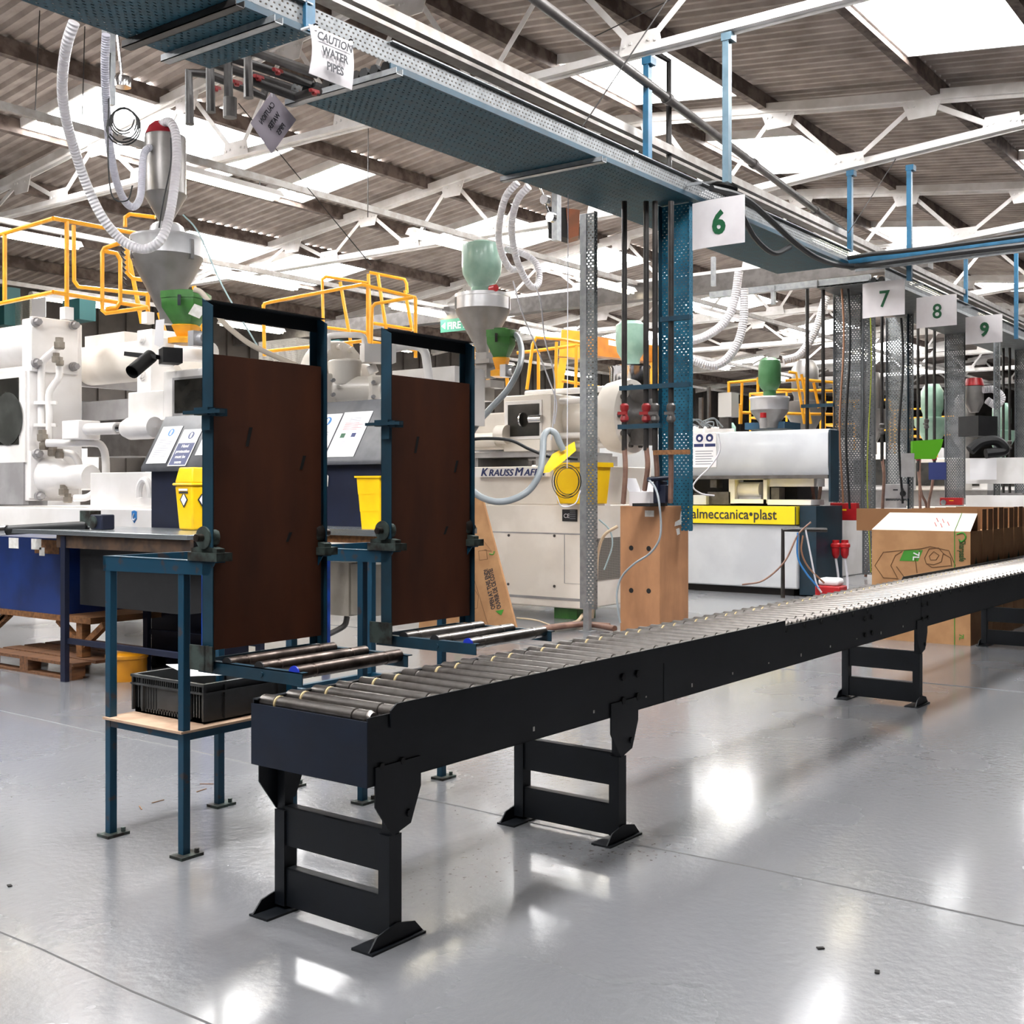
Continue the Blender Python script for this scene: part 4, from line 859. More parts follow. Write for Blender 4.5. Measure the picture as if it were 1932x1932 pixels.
# injection unit
XI = 11.55
m = MB(); m.faceX(950, 1040, 742, 850, XI, 1.1); g = m.build('guard_housing', M_mach, r, bevel=.012)
m = MB(); m.faceX(952, 1022, 754, 828, XI - .012, .012); m.build('window_frame', M_machw, g, bevel=.004)
m = MB(); m.faceX(958, 1017, 761, 822, XI - .018, .008); m.build('guard_window', M_glass, g)
m = MB(); q = W(985, 792, X=XI - .02); m.cyl((XI - .022, q.y, q.z), (XI - .022, q.y - .02, q.z), .09, 20); m.build('barrel_clamp', M_chrome, g); m = MB(); m.cyl((XI - .022, q.y - .12, q.z), (XI - .022, q.y - .3, q.z), .05, 20); m.build('barrel_nozzle', M_chrome, g)
m = MB(); m.faceX(840, 952, 778, 848, XI, 1.1); m.build('side_housing', M_mach, r, bevel=.02)
m = MB(); a = W(868, 832, X=XI - .06); b = W(940, 832, X=XI - .06); m.cyl((XI - .06, YE - 3, a.z), (XI - .06, b.y, a.z), .09, 18); m.cyl((XI - .06, b.y, a.z + .06), (XI - .06, b.y - .15, a.z + .06), .12, 18); m.build('carriage_cylinder', M_mach, r)
m = MB(); a = W(1040, 850, X=XI); m.box(XI + .05, XI + 1.4, a.y, YE, a.z - .07, a.z); m.build('slide_beam', M_machg, r)
m = MB(); m.box(XI + .1, XI + 1.2, a.y - .2, a.y + .3, zu, a.z - .05); m.build('carriage_support', M_machg, r); m = MB(); m.box(XI + .1, XI + 1.2, a.y + 1.2, a.y + 1.8, zu, a.z - .05); m.build('carriage_support', M_machg, r)
xc = 12.05; q = W(1045, 792, X=xc); yd = W(1168, 792, X=xc).y
m = MB(); m.cyl((xc, q.y + .3, q.z), (xc, yd, q.z), .27, 32); m.build('hydraulic_cylinder', M_mach, r)
m = MB()
for dx, dz in ((-.3, .2), (-.18, .33), (.25, .25), (-.3, -.22), (-.15, -.34), (.25, -.25)): m.cyl((xc + dx, q.y + .3, q.z + dz), (xc + dx, yd, q.z + dz), .038, 12)
m.build('guide_rod', M_machw, r)
m = MB(); m.lathe((xc, yd - .22, q.z), [(.36, 0), (.44, .02), (.46, .1), (.42, .3)], 36, 'y'); m.build('end_flange', M_mach, r)
m = MB(); m.lathe((xc, yd - .5, q.z), [(.12, 0), (.2, .05), (.22, .2), (.28, .28)], 24, 'y'); m.box(xc - .15, xc + .15, yd - .45, yd - .25, q.z - .35, q.z + .35)
for k in range(10): t_ = k * math.pi / 5; m.cyl((xc + .36 * math.cos(t_), yd - .25, q.z + .36 * math.sin(t_)), (xc + .36 * math.cos(t_), yd - .2, q.z + .36 * math.sin(t_)), .035, 8)
m.build('hydraulic_motor', M_pipeg, r)
# yellow purge bin on the ledge, lid, cable coil
yb_ = W(1046, 940, X=XA - .3).y
r2 = thing('yellow_collection_bin', (XA - .15, yb_ - .3, 1.3), 'yellow plastic bin on a bracket at the cream machine, its lid tipped open', 'bin')
a = W(1042, 872, X=XA - .34); b = W(1124, 872, X=XA - .34); zb = W(1110, 951, X=XA - .34).z
m = MB(); m.hexa([(XA - .3, b.y + .04, zb), (XA - .04, b.y + .04, zb), (XA - .04, a.y - .04, zb), (XA - .3, a.y - .04, zb), (XA - .34, b.y, b.z), (XA - .01, b.y, b.z), (XA - .01, a.y, b.z), (XA - .34, a.y, b.z)]); m.build('body', M_yelp, r2, bevel=.01)
m = MB(); m.box(XA - .36, XA, b.y - .02, a.y + .02, b.z - .05, b.z); m.build('rim', M_yelp, r2)
m = MB(); m.prism(PD([(1020, 893), (1042, 857), (1084, 833), (1087, 850), (1066, 868), (1037, 891)], [11.8, 12, 12.15, 12.1, 11.95, 11.8]), Vector((ca, sa, 0)) * .05); m.build('lid', M_yelp, r2)
m = MB(); m.box(XA - .12, XA, b.y + .02, a.y, zb - .02, zb); m.build('bracket', M_machw, r2)
cc = W(1070, 908, D=11.6); m = MB()
for k in range(4):
    rr = .118 + .011 * k; n = 22
    m.tube([cc + Vector((sa, -ca, 0)) * rr * math.cos(t) * .95 + Vector((0, 0, rr * 1.12 * math.sin(t))) + Vector((sa, -ca, 0)) * .008 * (-1) ** k for t in [2 * math.pi * q / n for q in range(n + 1)]], .0035, 6)
m2 = MB(); m2.tube([cc + Vector((0, 0, .13)), W(1072, 345, D=11.6)], .005, 5); m2.tube(smoothpts(PD([(1050, 935), (1060, 955), (1085, 950), (1095, 925)], 11.6)), .007, 5)
r3 = thing('cable_coil', tuple(cc), 'coil of black and pale cable hanging on a thin wire before the yellow bin', 'cable coil'); m.build('coil', M_rub, r3); m2.build('hanging_wire', M_hose, r3)
# grey feed hose
def hose(pts, D, px_r, mt, lb, nm='feed_hose', n=12, grp=None):
    m = MB(); m.tube(smoothpts(PD(pts, D)), px_r * (D if not isinstance(D, list) else D[0]) / FP, n); o = m.build(nm, mt); tag(o, lb, 'hose', grp); return o
hose([(957, 628), (975, 634), (984, 660), (979, 695), (958, 735), (928, 768), (900, 800), (881, 835), (874, 872), (880, 908), (900, 933), (932, 946), (965, 943), (998, 925), (1018, 893), (1024, 855), (1026, 824), (1035, 813), (1048, 818), (1056, 836), (1063, 850)], [13.6, 13.5, 13.3, 13, 12.8, 12.6, 12.4, 12.2, 12, 11.9, 11.8, 11.7, 11.7, 11.7, 11.7, 11.8, 11.9, 12, 12, 12, 12], 5.6, M_hoseg, 'long grey hose looping from the green feeder round to the yellow lid')
hose([(800, 843), (860, 838), (900, 828), (960, 830), (1000, 848), (1040, 862), (1090, 866)], 12.3, 3, M_rub, 'bundle of black cables sagging along the cream machine', 'black_cable')
for pts, lb in (([(968, 530), (985, 590), (1010, 650), (1035, 715), (1050, 760), (1046, 800)], 'thin white cable falling from the hose loop to the guard, left one'), ([(1010, 540), (1020, 570), (1028, 640), (1045, 705), (1046, 770), (1040, 830)], 'thin white cable falling from the hose loop to the guard, right one')):
    hose(pts, 13, 1.3, M_hose, lb, 'white_cable')
# ================= hopper units =================
def hopper_c(uc, D, k, label, pot=True):
    r = thing('material_hopper', tuple(W(uc, 700, D=D)), label, 'hopper', 'material hoppers over the machines')
    g = lambda rows: [(a * k, b) for a, b in rows]
    return r, g
r, g = hopper_c(910, 15.1, 1, 'steel cone hopper with a rounded sea-green loader on top')
D = 15.1
latpart('funnel', M_hop, r, 911, D, [(52, 584), (50, 592), (12, 660), (11, 668), (0, 668)])
latpart('clamp_band', M_hopl, r, 911, D, [(0, 556), (53, 556), (53, 562), (52, 563), (52, 585)], label='bright steel clamp band')
latpart('loader_pot', M_seag, r, 909, D, [(0, 454), (18, 456), (24, 460), (37, 462), (38, 468), (38, 500), (36, 518), (26, 536), (20, 543), (19, 556)])
m = MB(); p = W(926, 545, D=D - .25); m.cyl(p, p + Vector((-.02, -.1, 0)), .045, 12); m.build('red_cap', M_red, r)
for u in (862, 958): m = MB(); p = W(u, 572, D=D - .1); m.box(p.x - .02, p.x + .02, p.y - .02, p.y + .02, p.z - .08, p.z + .08); m.build('latch', M_chrome, r)
m = MB(); m.faceX(897, 918, 664, 688, 11.75, .15); m.faceX(893, 923, 676, 684, 11.7, .25); m.faceX(895, 918, 688, 712, 11.75, .2); m.faceX(887, 925, 716, 730, 11.7, .3); m.faceX(895, 915, 728, 756, 11.75, .2); m.build('throat_block', M_hop, r)
r = thing('green_feeder', tuple(W(945, 650, D=13.6)), 'small green feeder box on a yellow dosing unit, beside the sea-green loader hopper', 'feeder')
def feeder(r, u0, u1, v0, D, h=50, yel=True):
    uc = (u0 + u1) / 2; w_ = (u1 - u0) / 2; s_ = D / FP; c = W(uc, v0, D=D); ex = Vector((sa, -ca, 0)); ey = Vector((ca, sa, 0))
    def ring(k, v): z = zat(v, D); return [Vector((c.x, c.y, z)) + ex * a * w_ * k * s_ + ey * b * w_ * k * s_ for a, b in ((-1, -.8), (-.4, -1.1), (.6, -1), (1, -.4), (1, .7), (-.6, .9))]
    def loft(rows):
        m = MB(); R_ = [ring(k, v) for k, v in rows]; n = 6; vs = [p for q in R_ for p in q]
        m.add(vs, [(i * n + (k + 1) % n, i * n + k, i * n + n + k, i * n + n + (k + 1) % n) for i in range(len(R_) - 1) for k in range(n)] + [tuple(range(n)), tuple((len(R_) - 1) * n + k for k in range(n))[::-1]]); return m
    loft([(1, v0), (1.02, v0 + 3), (1.0, v0 + h * .42), (.55, v0 + h)]).build('feeder_box', M_green, r)
    loft([(.5, v0 - 13), (.5, v0 - 8), (1.05, v0 - 8), (1.05, v0 + 5), (.9, v0 + 5)]).build('lid', M_green, r)
    m = MB(); b = v0 + h
    loft([(.55, b), (.62, b + 2), (.4, b + 22), (.75, b + 26), (.75, b + 36), (.2, b + 38)]).build('dosing_unit', M_yel, r)
    p = W(uc + w_ * .9, b + 24, D=D - .3); m.cyl(p, p + Vector((.0, .1, .0)), .05, 14); m.obox(p + Vector((0, .1, 0)), (.08, 0, 0), (0, .04, 0), (0, 0, .07)); m.build('motor', M_hopl, r)
    m = MB(); q = W(uc - w_ * .35, v0 + 4, D=D - .05 - w_ * s_ * 1.05); m.obox(q, ex * .015, ey * .012, (0, 0, .05)); m.build('latch', M_chrome, r)
feeder(r, 919, 972, 633, 13.6, 42)
hose([(976, 344), (955, 370), (944, 409), (941, 450), (949, 484), (963, 507), (978, 508)], [13.2, 13.3, 13.6, 14, 14.3, 14.5, 14.6], 7, M_ribw, 'white ribbed hose above the sea-green loader, the shorter left loop', 'suction_hose', 12, 'white suction hoses at the sea-green loader')
hose([(998, 352), (978, 374), (967, 410), (966, 445), (973, 483), (986, 517), (1003, 541), (1015, 536), (1017, 514), (1009, 494), (987, 479), (955, 470)], [13.2, 13.3, 13.6, 13.9, 14.1, 14.3, 14.4, 14.5, 14.6, 14.7, 14.8, 15], 7, M_ribw, 'white ribbed hose above the sea-green loader, the longer right loop', 'suction_hose', 12, 'white suction hoses at the sea-green loader')
for u, v, lb in ((1029, 377, 'upper'), (1040, 410, 'lower')):
    p = W(u, v, D=12.8); m = MB(); m.lathe(p, [(.03, -.03), (.055, -.03), (.055, .03), (.03, .03)], 16, 'x'); m.tube([p, p + Vector((0, .08, .16))], .01, 6); tag(m.build('hose_coupling', M_chrome), 'chrome hose coupling dangling under the tray, the %s one' % lb, 'coupling')
r = thing('hanging_box', tuple(W(1070, 415, D=15)), 'dark and brown wooden box hanging from a strut left of the perforated post', 'box')
a, b, c_, d_ = PD([(1033, 390), (1070, 392), (1074, 450), (1036, 440)], 15); m = MB(); m.prism([a, b, c_, d_], Vector((sa, -ca, 0)).cross(UP) * -.3); m.build('speaker_front', M_dark, r)
a, b, c_, d_ = PD([(1068, 393), (1094, 396), (1092, 444), (1073, 450)], 14.99); m = MB(); m.prism([a, b, c_, d_], Vector((ca, sa, 0)) * .3); m.build('wooden_side', mat('red_brown_wood', '#8a4a26', '#74401f', 5, .5), r)
m = MB(); a = W(1050, 355, D=14.8); b = W(1052, 455, D=14.8); m.box(a.x - .05, a.x + .05, a.y - .04, a.y + .04, b.z, 5.75); m.build('strut', M_galv, r)
# left hopper
D = 11.9
r = thing('material_hopper', tuple(W(315, 500, D=D)), 'large steel cone hopper with a stainless vacuum loader, above the left machine', 'hopper', 'material hoppers over the machines')
latpart('funnel', M_hop, r, 315, D, [(67, 485), (66, 490), (14, 592), (13, 612), (0, 612)])
latpart('clamp_band', M_hopl, r, 315, D, [(0, 447), (66, 448), (68, 452), (67, 458), (67, 486)], label='bright steel clamp band')
latpart('funnel_neck', M_hopl, r, 315, D, [(0, 422), (22, 422), (30, 428), (36, 447), (0, 448)])
latpart('loader_cylinder', M_hop, r, 312, D, [(0, 258), (37, 258), (38, 262), (38, 366), (40, 368), (38, 371), (14, 415), (12, 424), (0, 424)])
latpart('loader_cap', mat('dark_red_cap', '#9c1e2c', '#8b1824', 5, .4), r, 308, D, [(0, 230), (18, 232), (27, 240), (34, 257), (0, 258)], label='dark red domed cap')
for u, v in ((361, 470), (252, 470)): m = MB(); p = W(u, v, D=D - .2); m.box(p.x - .02, p.x + .02, p.y - .02, p.y + .02, p.z - .1, p.z + .1); m.build('latch', M_chrome, r)
r = thing('green_feeder', tuple(W(352, 590, D=11)), 'green feeder box with a white sticker beside the large left hopper', 'feeder')
feeder(r, 314, 390, 562, 11, 52)
m = MB(); p0 = PD([(367, 573), (390, 582), (376, 601), (355, 592)], 10.75); m.prism(p0, Vector((ca, sa, 0)) * .004); m.build('sticker', M_sticker, r)
hose([(366, 546), (380, 552), (400, 578), (425, 612), (470, 648), (510, 668), (560, 690)], 10.6, 5, mat('beige_hose', '#cbbfae', None, 4, .5), 'beige hose running from the green feeder down behind the brown board')
hose([(140, 42), (127, 80), (119, 130), (118, 180), (127, 235), (143, 290), (162, 345), (190, 405), (222, 446), (255, 467), (282, 468), (306, 448), (320, 405), (329, 350), (334, 295), (331, 250), (320, 230), (306, 234)], [9.5, 9.6, 9.9, 10.2, 10.5, 10.8, 11, 11.1, 11.2, 11.2, 11.2, 11.2, 11.3, 11.4, 11.5, 11.6, 11.7, 11.8], 10.5, M_ribw, 'big white ribbed hose looping from the tray down to the red-capped loader', 'suction_hose', 14, 'white suction hoses at the left hopper')
hose([(200, 65), (198, 130), (201, 205), (207, 275), (219, 340), (236, 380), (253, 390), (265, 370), (268, 325), (271, 292), (281, 279), (293, 284)], [9.8, 10, 10.3, 10.6, 10.9, 11.2, 11.3, 11.4, 11.5, 11.6, 11.7, 11.8], 8, M_ribt, 'narrower clear ribbed hose looping into the side of the stainless loader', 'suction_hose', 12, 'white suction hoses at the left hopper')
m = MB(); a, b = W(205, 60, D=10.5), W(203, 198, D=10.5); m.box(a.x - .045, a.x + .045, a.y - .04, a.y + .04, b.z, a.z + .4); tag(m.build('steel_strut', M_galv), 'vertical galvanised strut beside the big white hose', 'strut')
m = MB()
for k in range(14): p = W(222 + k * .6, 70 + k * 5.4, D=10.3); m.lathe(p, [(.005, -.03), (.014, -.02), (.014, .02), (.005, .03)], 6)
p = W(232, 152, D=10.3); m.lathe(p, [(.05, -.06), (.07, -.06), (.075, 0), (.07, .03), (.05, .03)], 18); tag(m.build('chain_hook', M_chrome), 'chain with a chrome ring coupling hanging beside the strut', 'chain')
m = MB()
for k in range(6): m.tube(smoothpts([W(225 + 34 * math.cos(t) * (.6 + .07 * k) + 8, 225 + k * 3 + 38 * math.sin(t) * (.6 + .06 * k), D=10.2 + .03 * k) for t in [q * .7 + k for q in range(8)]], 3), .007, 5)
tag(m.build('cable_tangle', M_rub), 'tangle of thin black cables hanging left of the stainless loader', 'cable')
hose([(208, 100), (205, 200), (204, 300), (212, 370), (240, 378), (250, 350)], 10.2, 1.4, M_rub, 'thin black cable hanging in a long loop beside the clear ribbed hose', 'black_cable')
hose([(322, 260), (322, 310), (308, 380), (300, 430)], 11.3, 1.4, M_rub, 'thin black cable hanging in front of the stainless loader', 'black_cable')
hose([(345, 405), (375, 440), (420, 540), (490, 660)], 11.3, 1.5, mat('pale_blue_tube', '#a9c0c4', None, 3, .4), 'thin pale tube slanting down to the right from the left hopper', 'thin_tube')
# ================= left machine =================
XB = 6.75
r = thing('injection_moulding_machine', (7.4, 10, 0), 'white moulding machine with bolted end plate and thick white pipes at the left', 'machine')
YP = W(55, 700, X=XB).y
m = MB(); m.faceY(55, 155, 600, 945, YP, .14); pl = m.build('platen', M_machw, r, bevel=.01)
m = MB(); m.faceY(60, 148, 596, 700, YP - .04, .05); m.build('mounting_plate', M_machw, pl, bevel=.008); m = MB(); m.faceY(58, 150, 850, 940, YP - .04, .05); m.build('mounting_plate', M_machw, pl, bevel=.008)
screw(pl, YP - .04, [(66, 608), (137, 614), (66, 685), (137, 692), (68, 856), (72, 936)], .035, M_machg, 'y', .09)
def tq(nm, pts, D, rad, mt, par): m = MB(); m.tube(smoothpts(PD(pts, D), 4), rad, 12); return m.build(nm, mt, par)
DP = dep(7, YP) - .15
tq('hydraulic_pipe', [(115, 650), (98, 665), (82, 680), (78, 700), (78, 760), (78, 812)], DP, .038, M_machw, r)
tq('hydraulic_pipe', [(112, 690), (111, 712), (100, 728), (92, 745), (93, 780), (93, 828)], DP - .05, .036, M_machw, r)
tq('hydraulic_pipe', [(88, 836), (130, 836), (180, 836), (194, 845), (199, 865), (200, 900)], DP - .3, .04, M_machw, r)
tq('hydraulic_pipe', [(112, 854), (135, 856), (146, 868), (150, 880)], DP - .1, .036, M_machw, r)
tq('hydraulic_pipe', [(140, 940), (165, 938), (185, 922), (200, 905)], DP - .3, .036, M_machw, r)
for u, v, a in ((112, 648, .06), (106, 675, .05), (113, 682, .045), (80, 822, .06), (84, 838, .06), (100, 850, .06), (112, 856, .05), (200, 902, .06), (210, 912, .07), (120, 925, .055), (128, 940, .05)):
    m = MB(); p = W(u, v, D=DP - .15); m.lathe(p, [(a * .8, -a), (a, -a * .8), (a, a * .2), (a * .75, a * .3), (a * .75, a)], 6); m.build('pipe_fitting', mat('fitting_metal', '#a39a8f', '#867d72', 6, .4, .6), r)
m = MB()
for v in (760, 802): a = W(65, v, D=DP - .05); b = W(107, v, D=DP - .05); m.bar(a, b, .05, .035)
m.build('pipe_clamp', M_machw, r)
a = W(100, 900, Y=YP - .05); m = MB(); m.lathe((a.x, YP - .75, a.z), [(.0, 0), (.115, .01), (.125, .04), (.125, .4), (.14, .45), (.15, .52), (.2, .62), (.22, .72)], 32, 'y'); m.build('hydraulic_cylinder', M_machw, r, bevel=0)
xt = 7.75; m = MB(); q = W(200, 688, X=xt); m.cyl((xt, YP - 1.4, q.z), (xt, YP + 3.5, q.z), .22, 28); m.build('hydraulic_accumulator', M_mach, r)
m = MB(); q2 = W(20, 655, X=7.0); m.cyl((7.0, YP + .14, q2.z), (7.0, YP + 3, q2.z), .22, 28); m.build('tie_cylinder', M_machw, r)
m = MB(); m.cyl((6.95, YP + .14, q2.z - .36), (6.95, YP + 3, q2.z - .36), .05, 14); m.build('tie_bar', M_machw, r)
m = MB(); m.faceY(150, 320, 705, 728, YP + .4, .1); m.build('cross_beam', M_machg, r)
m = MB(); m.faceX(155, 245, 752, 790, 7.4, .6); m.build('mould_area_cover', M_machg, r)
m = MB(); m.faceX(165, 245, 790, 860, 7.5, .5); m.build('inner_guard', M_pipeg, r)
m = MB(); m.faceX(258, 285, 620, 740, 7.3, .5); m.build('rear_platen', M_machw, r, bevel=.01)
screw(r, 7.3, [(270, 640), (270, 708)], .035, M_machw)
# guard with dark window beyond the plate
m = MB(); m.faceX(-60, 47, 700, 872, XB - .02, .06); g = m.build('sliding_guard', M_machw, r)
m = MB(); m.faceX(-60, 34, 712, 838, XB - .03, .04); g2 = m.build('guard_window', M_glass, g)
m = MB(); q = W(14, 790, X=XB - .035); m.lathe((XB - .036, q.y, q.z), [(.28, .001), (.27, 0), (0, 0)], 30, 'x'); m.build('window_disc', mat('disc_grey', '#4a4b48', '#3a3b38', 5, .3), g2)  # flat grey disc just in front of the guard window
m = MB(); m.faceX(-60, 44, 872, 952, XB - .02, .06); m.build('lower_panel', M_machg, r)
# injection guard with window (right part)
XG = 7.1
m = MB(); m.faceX(308, 420, 690, 800, XG, .9); g = m.build('guard_housing', M_machw, r, bevel=.012)
m = MB(); m.faceX(241, 309, 735, 800, XG, .9); m.build('side_housing', M_machw, r, bevel=.012)
m = MB(); m.faceX(325, 392, 707, 782, XG - .01, .01); f_ = m.build('window_frame', M_machg, g)
m = MB(); m.faceX(329, 389, 712, 776, XG - .016, .008); m.build('guard_window', M_glass, f_)
m = MB(); m.faceX(222, 300, 792, 795, XG - .1, .3); m.build('ledge', M_machw, r)
m = MB(); xr = XG - .25; a = W(133, 810, X=xr); b = W(165, 810, X=xr); m.box(xr - .1, xr + .15, b.y, a.y, b.z - .1, b.z + .09); m.build('cylinder_bracket', M_machw, r, bevel=.01)
c_ = W(222, 808, X=xr); d_ = W(238, 808, X=xr); e_ = W(295, 806, X=xr); m = MB(); m.cyl(b, c_, .06, 18); m.build('carriage_cylinder', M_machw, r)
m = MB(); m.cyl(c_, d_, .045, 18); m.build('piston_rod', M_chrome, r)
m = MB(); m.lathe((xr, e_.y, e_.z), [(0, 0), (.1, .02), (.11, .08), (.11, d_.y - e_.y - .08), (.085, d_.y - e_.y)], 24, 'y'); m.build('cylinder_barrel', M_machw, r)
m = MB(); xb_ = XB - .05; m.faceX(-60, 300, 1003 - 42, 1120, xb_, 1.6); m.build('base_bed', M_machw, r, bevel=.01)
m = MB(); m.faceX(170, 300, 890, 962, xb_ + .15, 1.3); m.build('upper_bed', M_machw, r, bevel=.008)
m = MB(); p = W(273, 935, X=xb_ + .1); n = 16
m.tube([p + Vector((0, .09 * math.cos(t), .02 + .13 * math.sin(t))) for t in [math.pi * (-.1 + 1.2 * k / n) for k in range(n + 1)]], .032, 8); m.box(p.x - .06, p.x + .06, p.y - .2, p.y + .18, p.z - .14, p.z - .1); m.build('lifting_ring', M_machw, r)
p = W(253, 975, X=xb_ - .004); m = MB(); m.prism([p + Vector((0, a, b)) for a, b in ((-.04, .05), (-.038, -.02), (0, -.06), (.038, -.02), (.04, .05), (0, .06))], (.003, 0, 0)); lg = m.build('hook_sign', M_inks, r)
m = MB(); m.tube([p + Vector((-.003, .018 * math.cos(t), -.012 + .02 * math.sin(t))) for t in [math.pi * (1 + k * .15) for k in range(9)]] + [p + Vector((-.003, -.0, .03))], .006, 6); m.build('hook_symbol', M_paper, lg)
# end motor of the left machine, seen between the boards
YM = 8.3; xm = W(655, 700, Y=YM).x; q = W(610, 712, Y=YM + .2)
m = MB(); q.x = W(640, 700, Y=YM + .25).x; m.lathe((q.x, YM + .2, q.z), [(.3, 0), (.38, .01), (.4, .05), (.4, .22)], 36, 'y')
for k in range(12): t_ = k * math.pi / 6 + .2; m.cyl((q.x + .33 * math.cos(t_), YM + .16, q.z + .33 * math.sin(t_)), (q.x + .33 * math.cos(t_), YM + .2, q.z + .33 * math.sin(t_)), .032, 10)
m.build('end_flange', M_mach, r)
D = dep(q.x, YM) - .25
m = MB(); m.lathe((q.x + .02, YM - .12, q.z - .02), [(.12, 0), (.17, .02), (.21, .1), (.24, .3)], 28, 'y')
a = W(632, 735, D=D); b = W(728, 735, D=D - .1); m.cyl(a, b, .13, 24); c_ = W(650, 680, D=D); m.cyl(W(652, 730, D=D), c_, .15, 24, .17)
m.obox(W(612, 738, D=D - .05), (.1, -.02, 0), (.05, .1, 0), (0, 0, .17)); m.obox(W(716, 738, D=D - .12), (.09, -.07, 0), (.05, .08, 0), (0, 0, .15)); m.build('hydraulic_motor', M_mach, r, bevel=.02)
m = MB()
for u, v in ((600, 725), (627, 718), (601, 748), (627, 745), (702, 722), (702, 749)): p = W(u, v, D=D - .2); m.cyl(p, p + Vector((-.03, -.05, 0)), .02, 8)
m.build('bolt_set', M_machg, r)
tq('hydraulic_pipe', [(690, 665), (735, 658), (780, 652), (800, 662), (806, 690), (810, 730)], D, .045, M_machw, r)
tq('hydraulic_pipe', [(619, 672), (619, 640), (630, 633), (680, 633), (688, 645), (690, 662)], D + .2, .03, M_machw, r)
m = MB(); m.obox(W(713, 668, D=D), (.12, -.1, 0), (.05, .08, 0), (0, 0, .09)); m.cyl(W(700, 690, D=D), W(706, 704, D=D), .05, 12); m.build('valve_block', M_machw, r)
m = MB(); m.faceX(740, 858, 690, 800, 9.2, .5); m.build('rear_guard', M_machw, r)
# black ejector parts below the left hopper
r = thing('black_slide_gate', tuple(W(300, 670, D=11)), 'black slide gate with an open tube under the large left hopper', 'gate')
m = MB(); m.bar(W(240, 668, D=11), W(300, 674, D=10.9), .1, .04); m.obox(W(322, 672, D=10.9), (.08, -.04, 0), (.05, .1, 0), (0, 0, .07)); m.build('gate_body', M_black, r)
m = MB(); a, b = W(285, 672, D=10.95), W(249, 702, D=10.7); m.tube([a, b], .065, 16, False); m.tube([b, a], .055, 16, False); m.build('outlet_tube', M_black, r)
m = MB(); m.cyl(W(315, 690, D=11.2), W(315, 640, D=11.2), .07, 14); m.cyl(W(330, 662, D=11.6), W(398, 665, D=11.3), .1, 18); m.build('throat', M_machw, r)
m = MB(); m.prism(PD([(294, 604), (310, 602), (308, 650), (300, 654), (291, 650)], 10.8), Vector((ca, sa, 0)) * .003); tag(m.build('paper_sheet', M_paper), 'white paper sheet hanging beside the yellow dosing unit on the left', 'paper')
# ================= folded carton leaning =================
r = thing('leaning_carton', (9.3, 7.1, 0), 'large brown flattened carton leaning behind the second board, printed opening note', 'carton')
Xk = 9.35; cz = lambda u, v, dx=0: W(u, v, X=Xk + dx)
bR = cz(978, 1200); tR = cz(908, 932, .35); tL = cz(800, 930, .35); bL = cz(790, 1260)
bR.z = max(bR.z, .005); bL.z = .005; nn = (tR - bR).cross(bL - bR).normalized()
if nn.x > 0: nn = -nn
m = MB(); m.prism([bL, bR, tR, tL], -nn * .03); m.build('panel', M_cardb, r)
upc = (tR - bR).normalized(); pn = lambda u, v: (lambda d: Vector((0, 0, HC)) + d * ((bR - Vector((0, 0, HC))).dot(nn) / d.dot(nn)))(W(u, v, D=1) - Vector((0, 0, HC)))
for i, s_ in enumerate(('OPEN AT THIS END!', 'OUVRIR DE CE CÔTÉ!')):
    p = pn(935 + i * 11, 1148 - i * 1); e = pn(920 + i * 9, 1073 - i * 1) - p; L = e.length
    t = text(s_, .075, M_ink, p + nn * .004, e, nn.cross(e.normalized()), r, bold=.002, d=.0005, sx=.9)
    # fit the line to its printed length
    en = e.normalized(); xs = [(v.co + r.location - p).dot(en) for v in t.data.vertices]; k = L / max(xs)
    for v in t.data.vertices: v.co += en * (v.co + r.location - p).dot(en) * (k - 1)
m = MB(); m.prism([pn(935, 1153) + nn * .003, pn(951, 1150) + nn * .003, pn(946, 1161) + nn * .003], nn * .002); m.build('arrow_print', M_cgreen, r)
m = MB(); m.prism([pn(u, v) + nn * .003 for u, v in ((858, 1136), (878, 1132), (875, 1151), (858, 1156))], nn * .002); b7 = m.build('volume_print', M_cgreen, r)
text('7L', .1, M_cardb, pn(866, 1153) + nn * .006, pn(866, 1130) - pn(866, 1150), nn.cross(pn(866, 1130) - pn(866, 1150)), b7, bold=.003, d=.0005)
m = MB()
for pl in ([(860, 1094), (885, 1095), (903, 1124), (901, 1147), (862, 1160)], [(862, 1102), (876, 1110), (884, 1130), (886, 1151)], [(866, 930), (885, 1060), (925, 1192)], [(903, 1040), (918, 1037), (920, 1055), (905, 1057), (903, 1040)], [(912, 1020), (928, 1040), (912, 1038)]): m.tube([pn(*q) + nn * .003 for q in pl], .0025, 4)
m.build('line_drawing', mat('carton_line_ink', '#6b4a2c', None, 3, .7), r)
m = MB(); m.tube(smoothpts([pn(924, 1045) + nn * .004, pn(931, 1046) + nn * .004, pn(933, 1040) + nn * .004]), .006, 5); m.build('arrow_print', M_cgreen, r)
# ================= wooden plinth box =================
Xw = 10.2; cw = W(1245, 955, X=Xw); yl = W(1170, 955, X=Xw).y; xr_ = W(1299, 955, Y=cw.y).x
r = thing('wooden_plinth', (Xw, cw.y, 0), 'tall orange-brown plywood box with four round holes beside the teal column', 'box')
m = MB(); zt_ = W(1245, 955, X=Xw).z; m.box(Xw, xr_, cw.y, yl, 0, zt_); m.build('body', M_wood, r, bevel=.006)
m = MB()
for u, v in ((1191, 1034), (1224, 1035), (1191, 1114), (1224, 1115)): p = W(u, v, X=Xw); m.lathe((Xw - .002, p.y, p.z), [(.026, .0), (.022, .001), (0, .001)], 18, 'x')
m.build('round_hole', M_dark, r)
m = MB(); a = W(1217, 963, X=Xw); b = W(1234, 975, X=Xw); m.box(Xw - .003, Xw, b.y, a.y, b.z, a.z); m.build('paper_label', M_sticker, r)
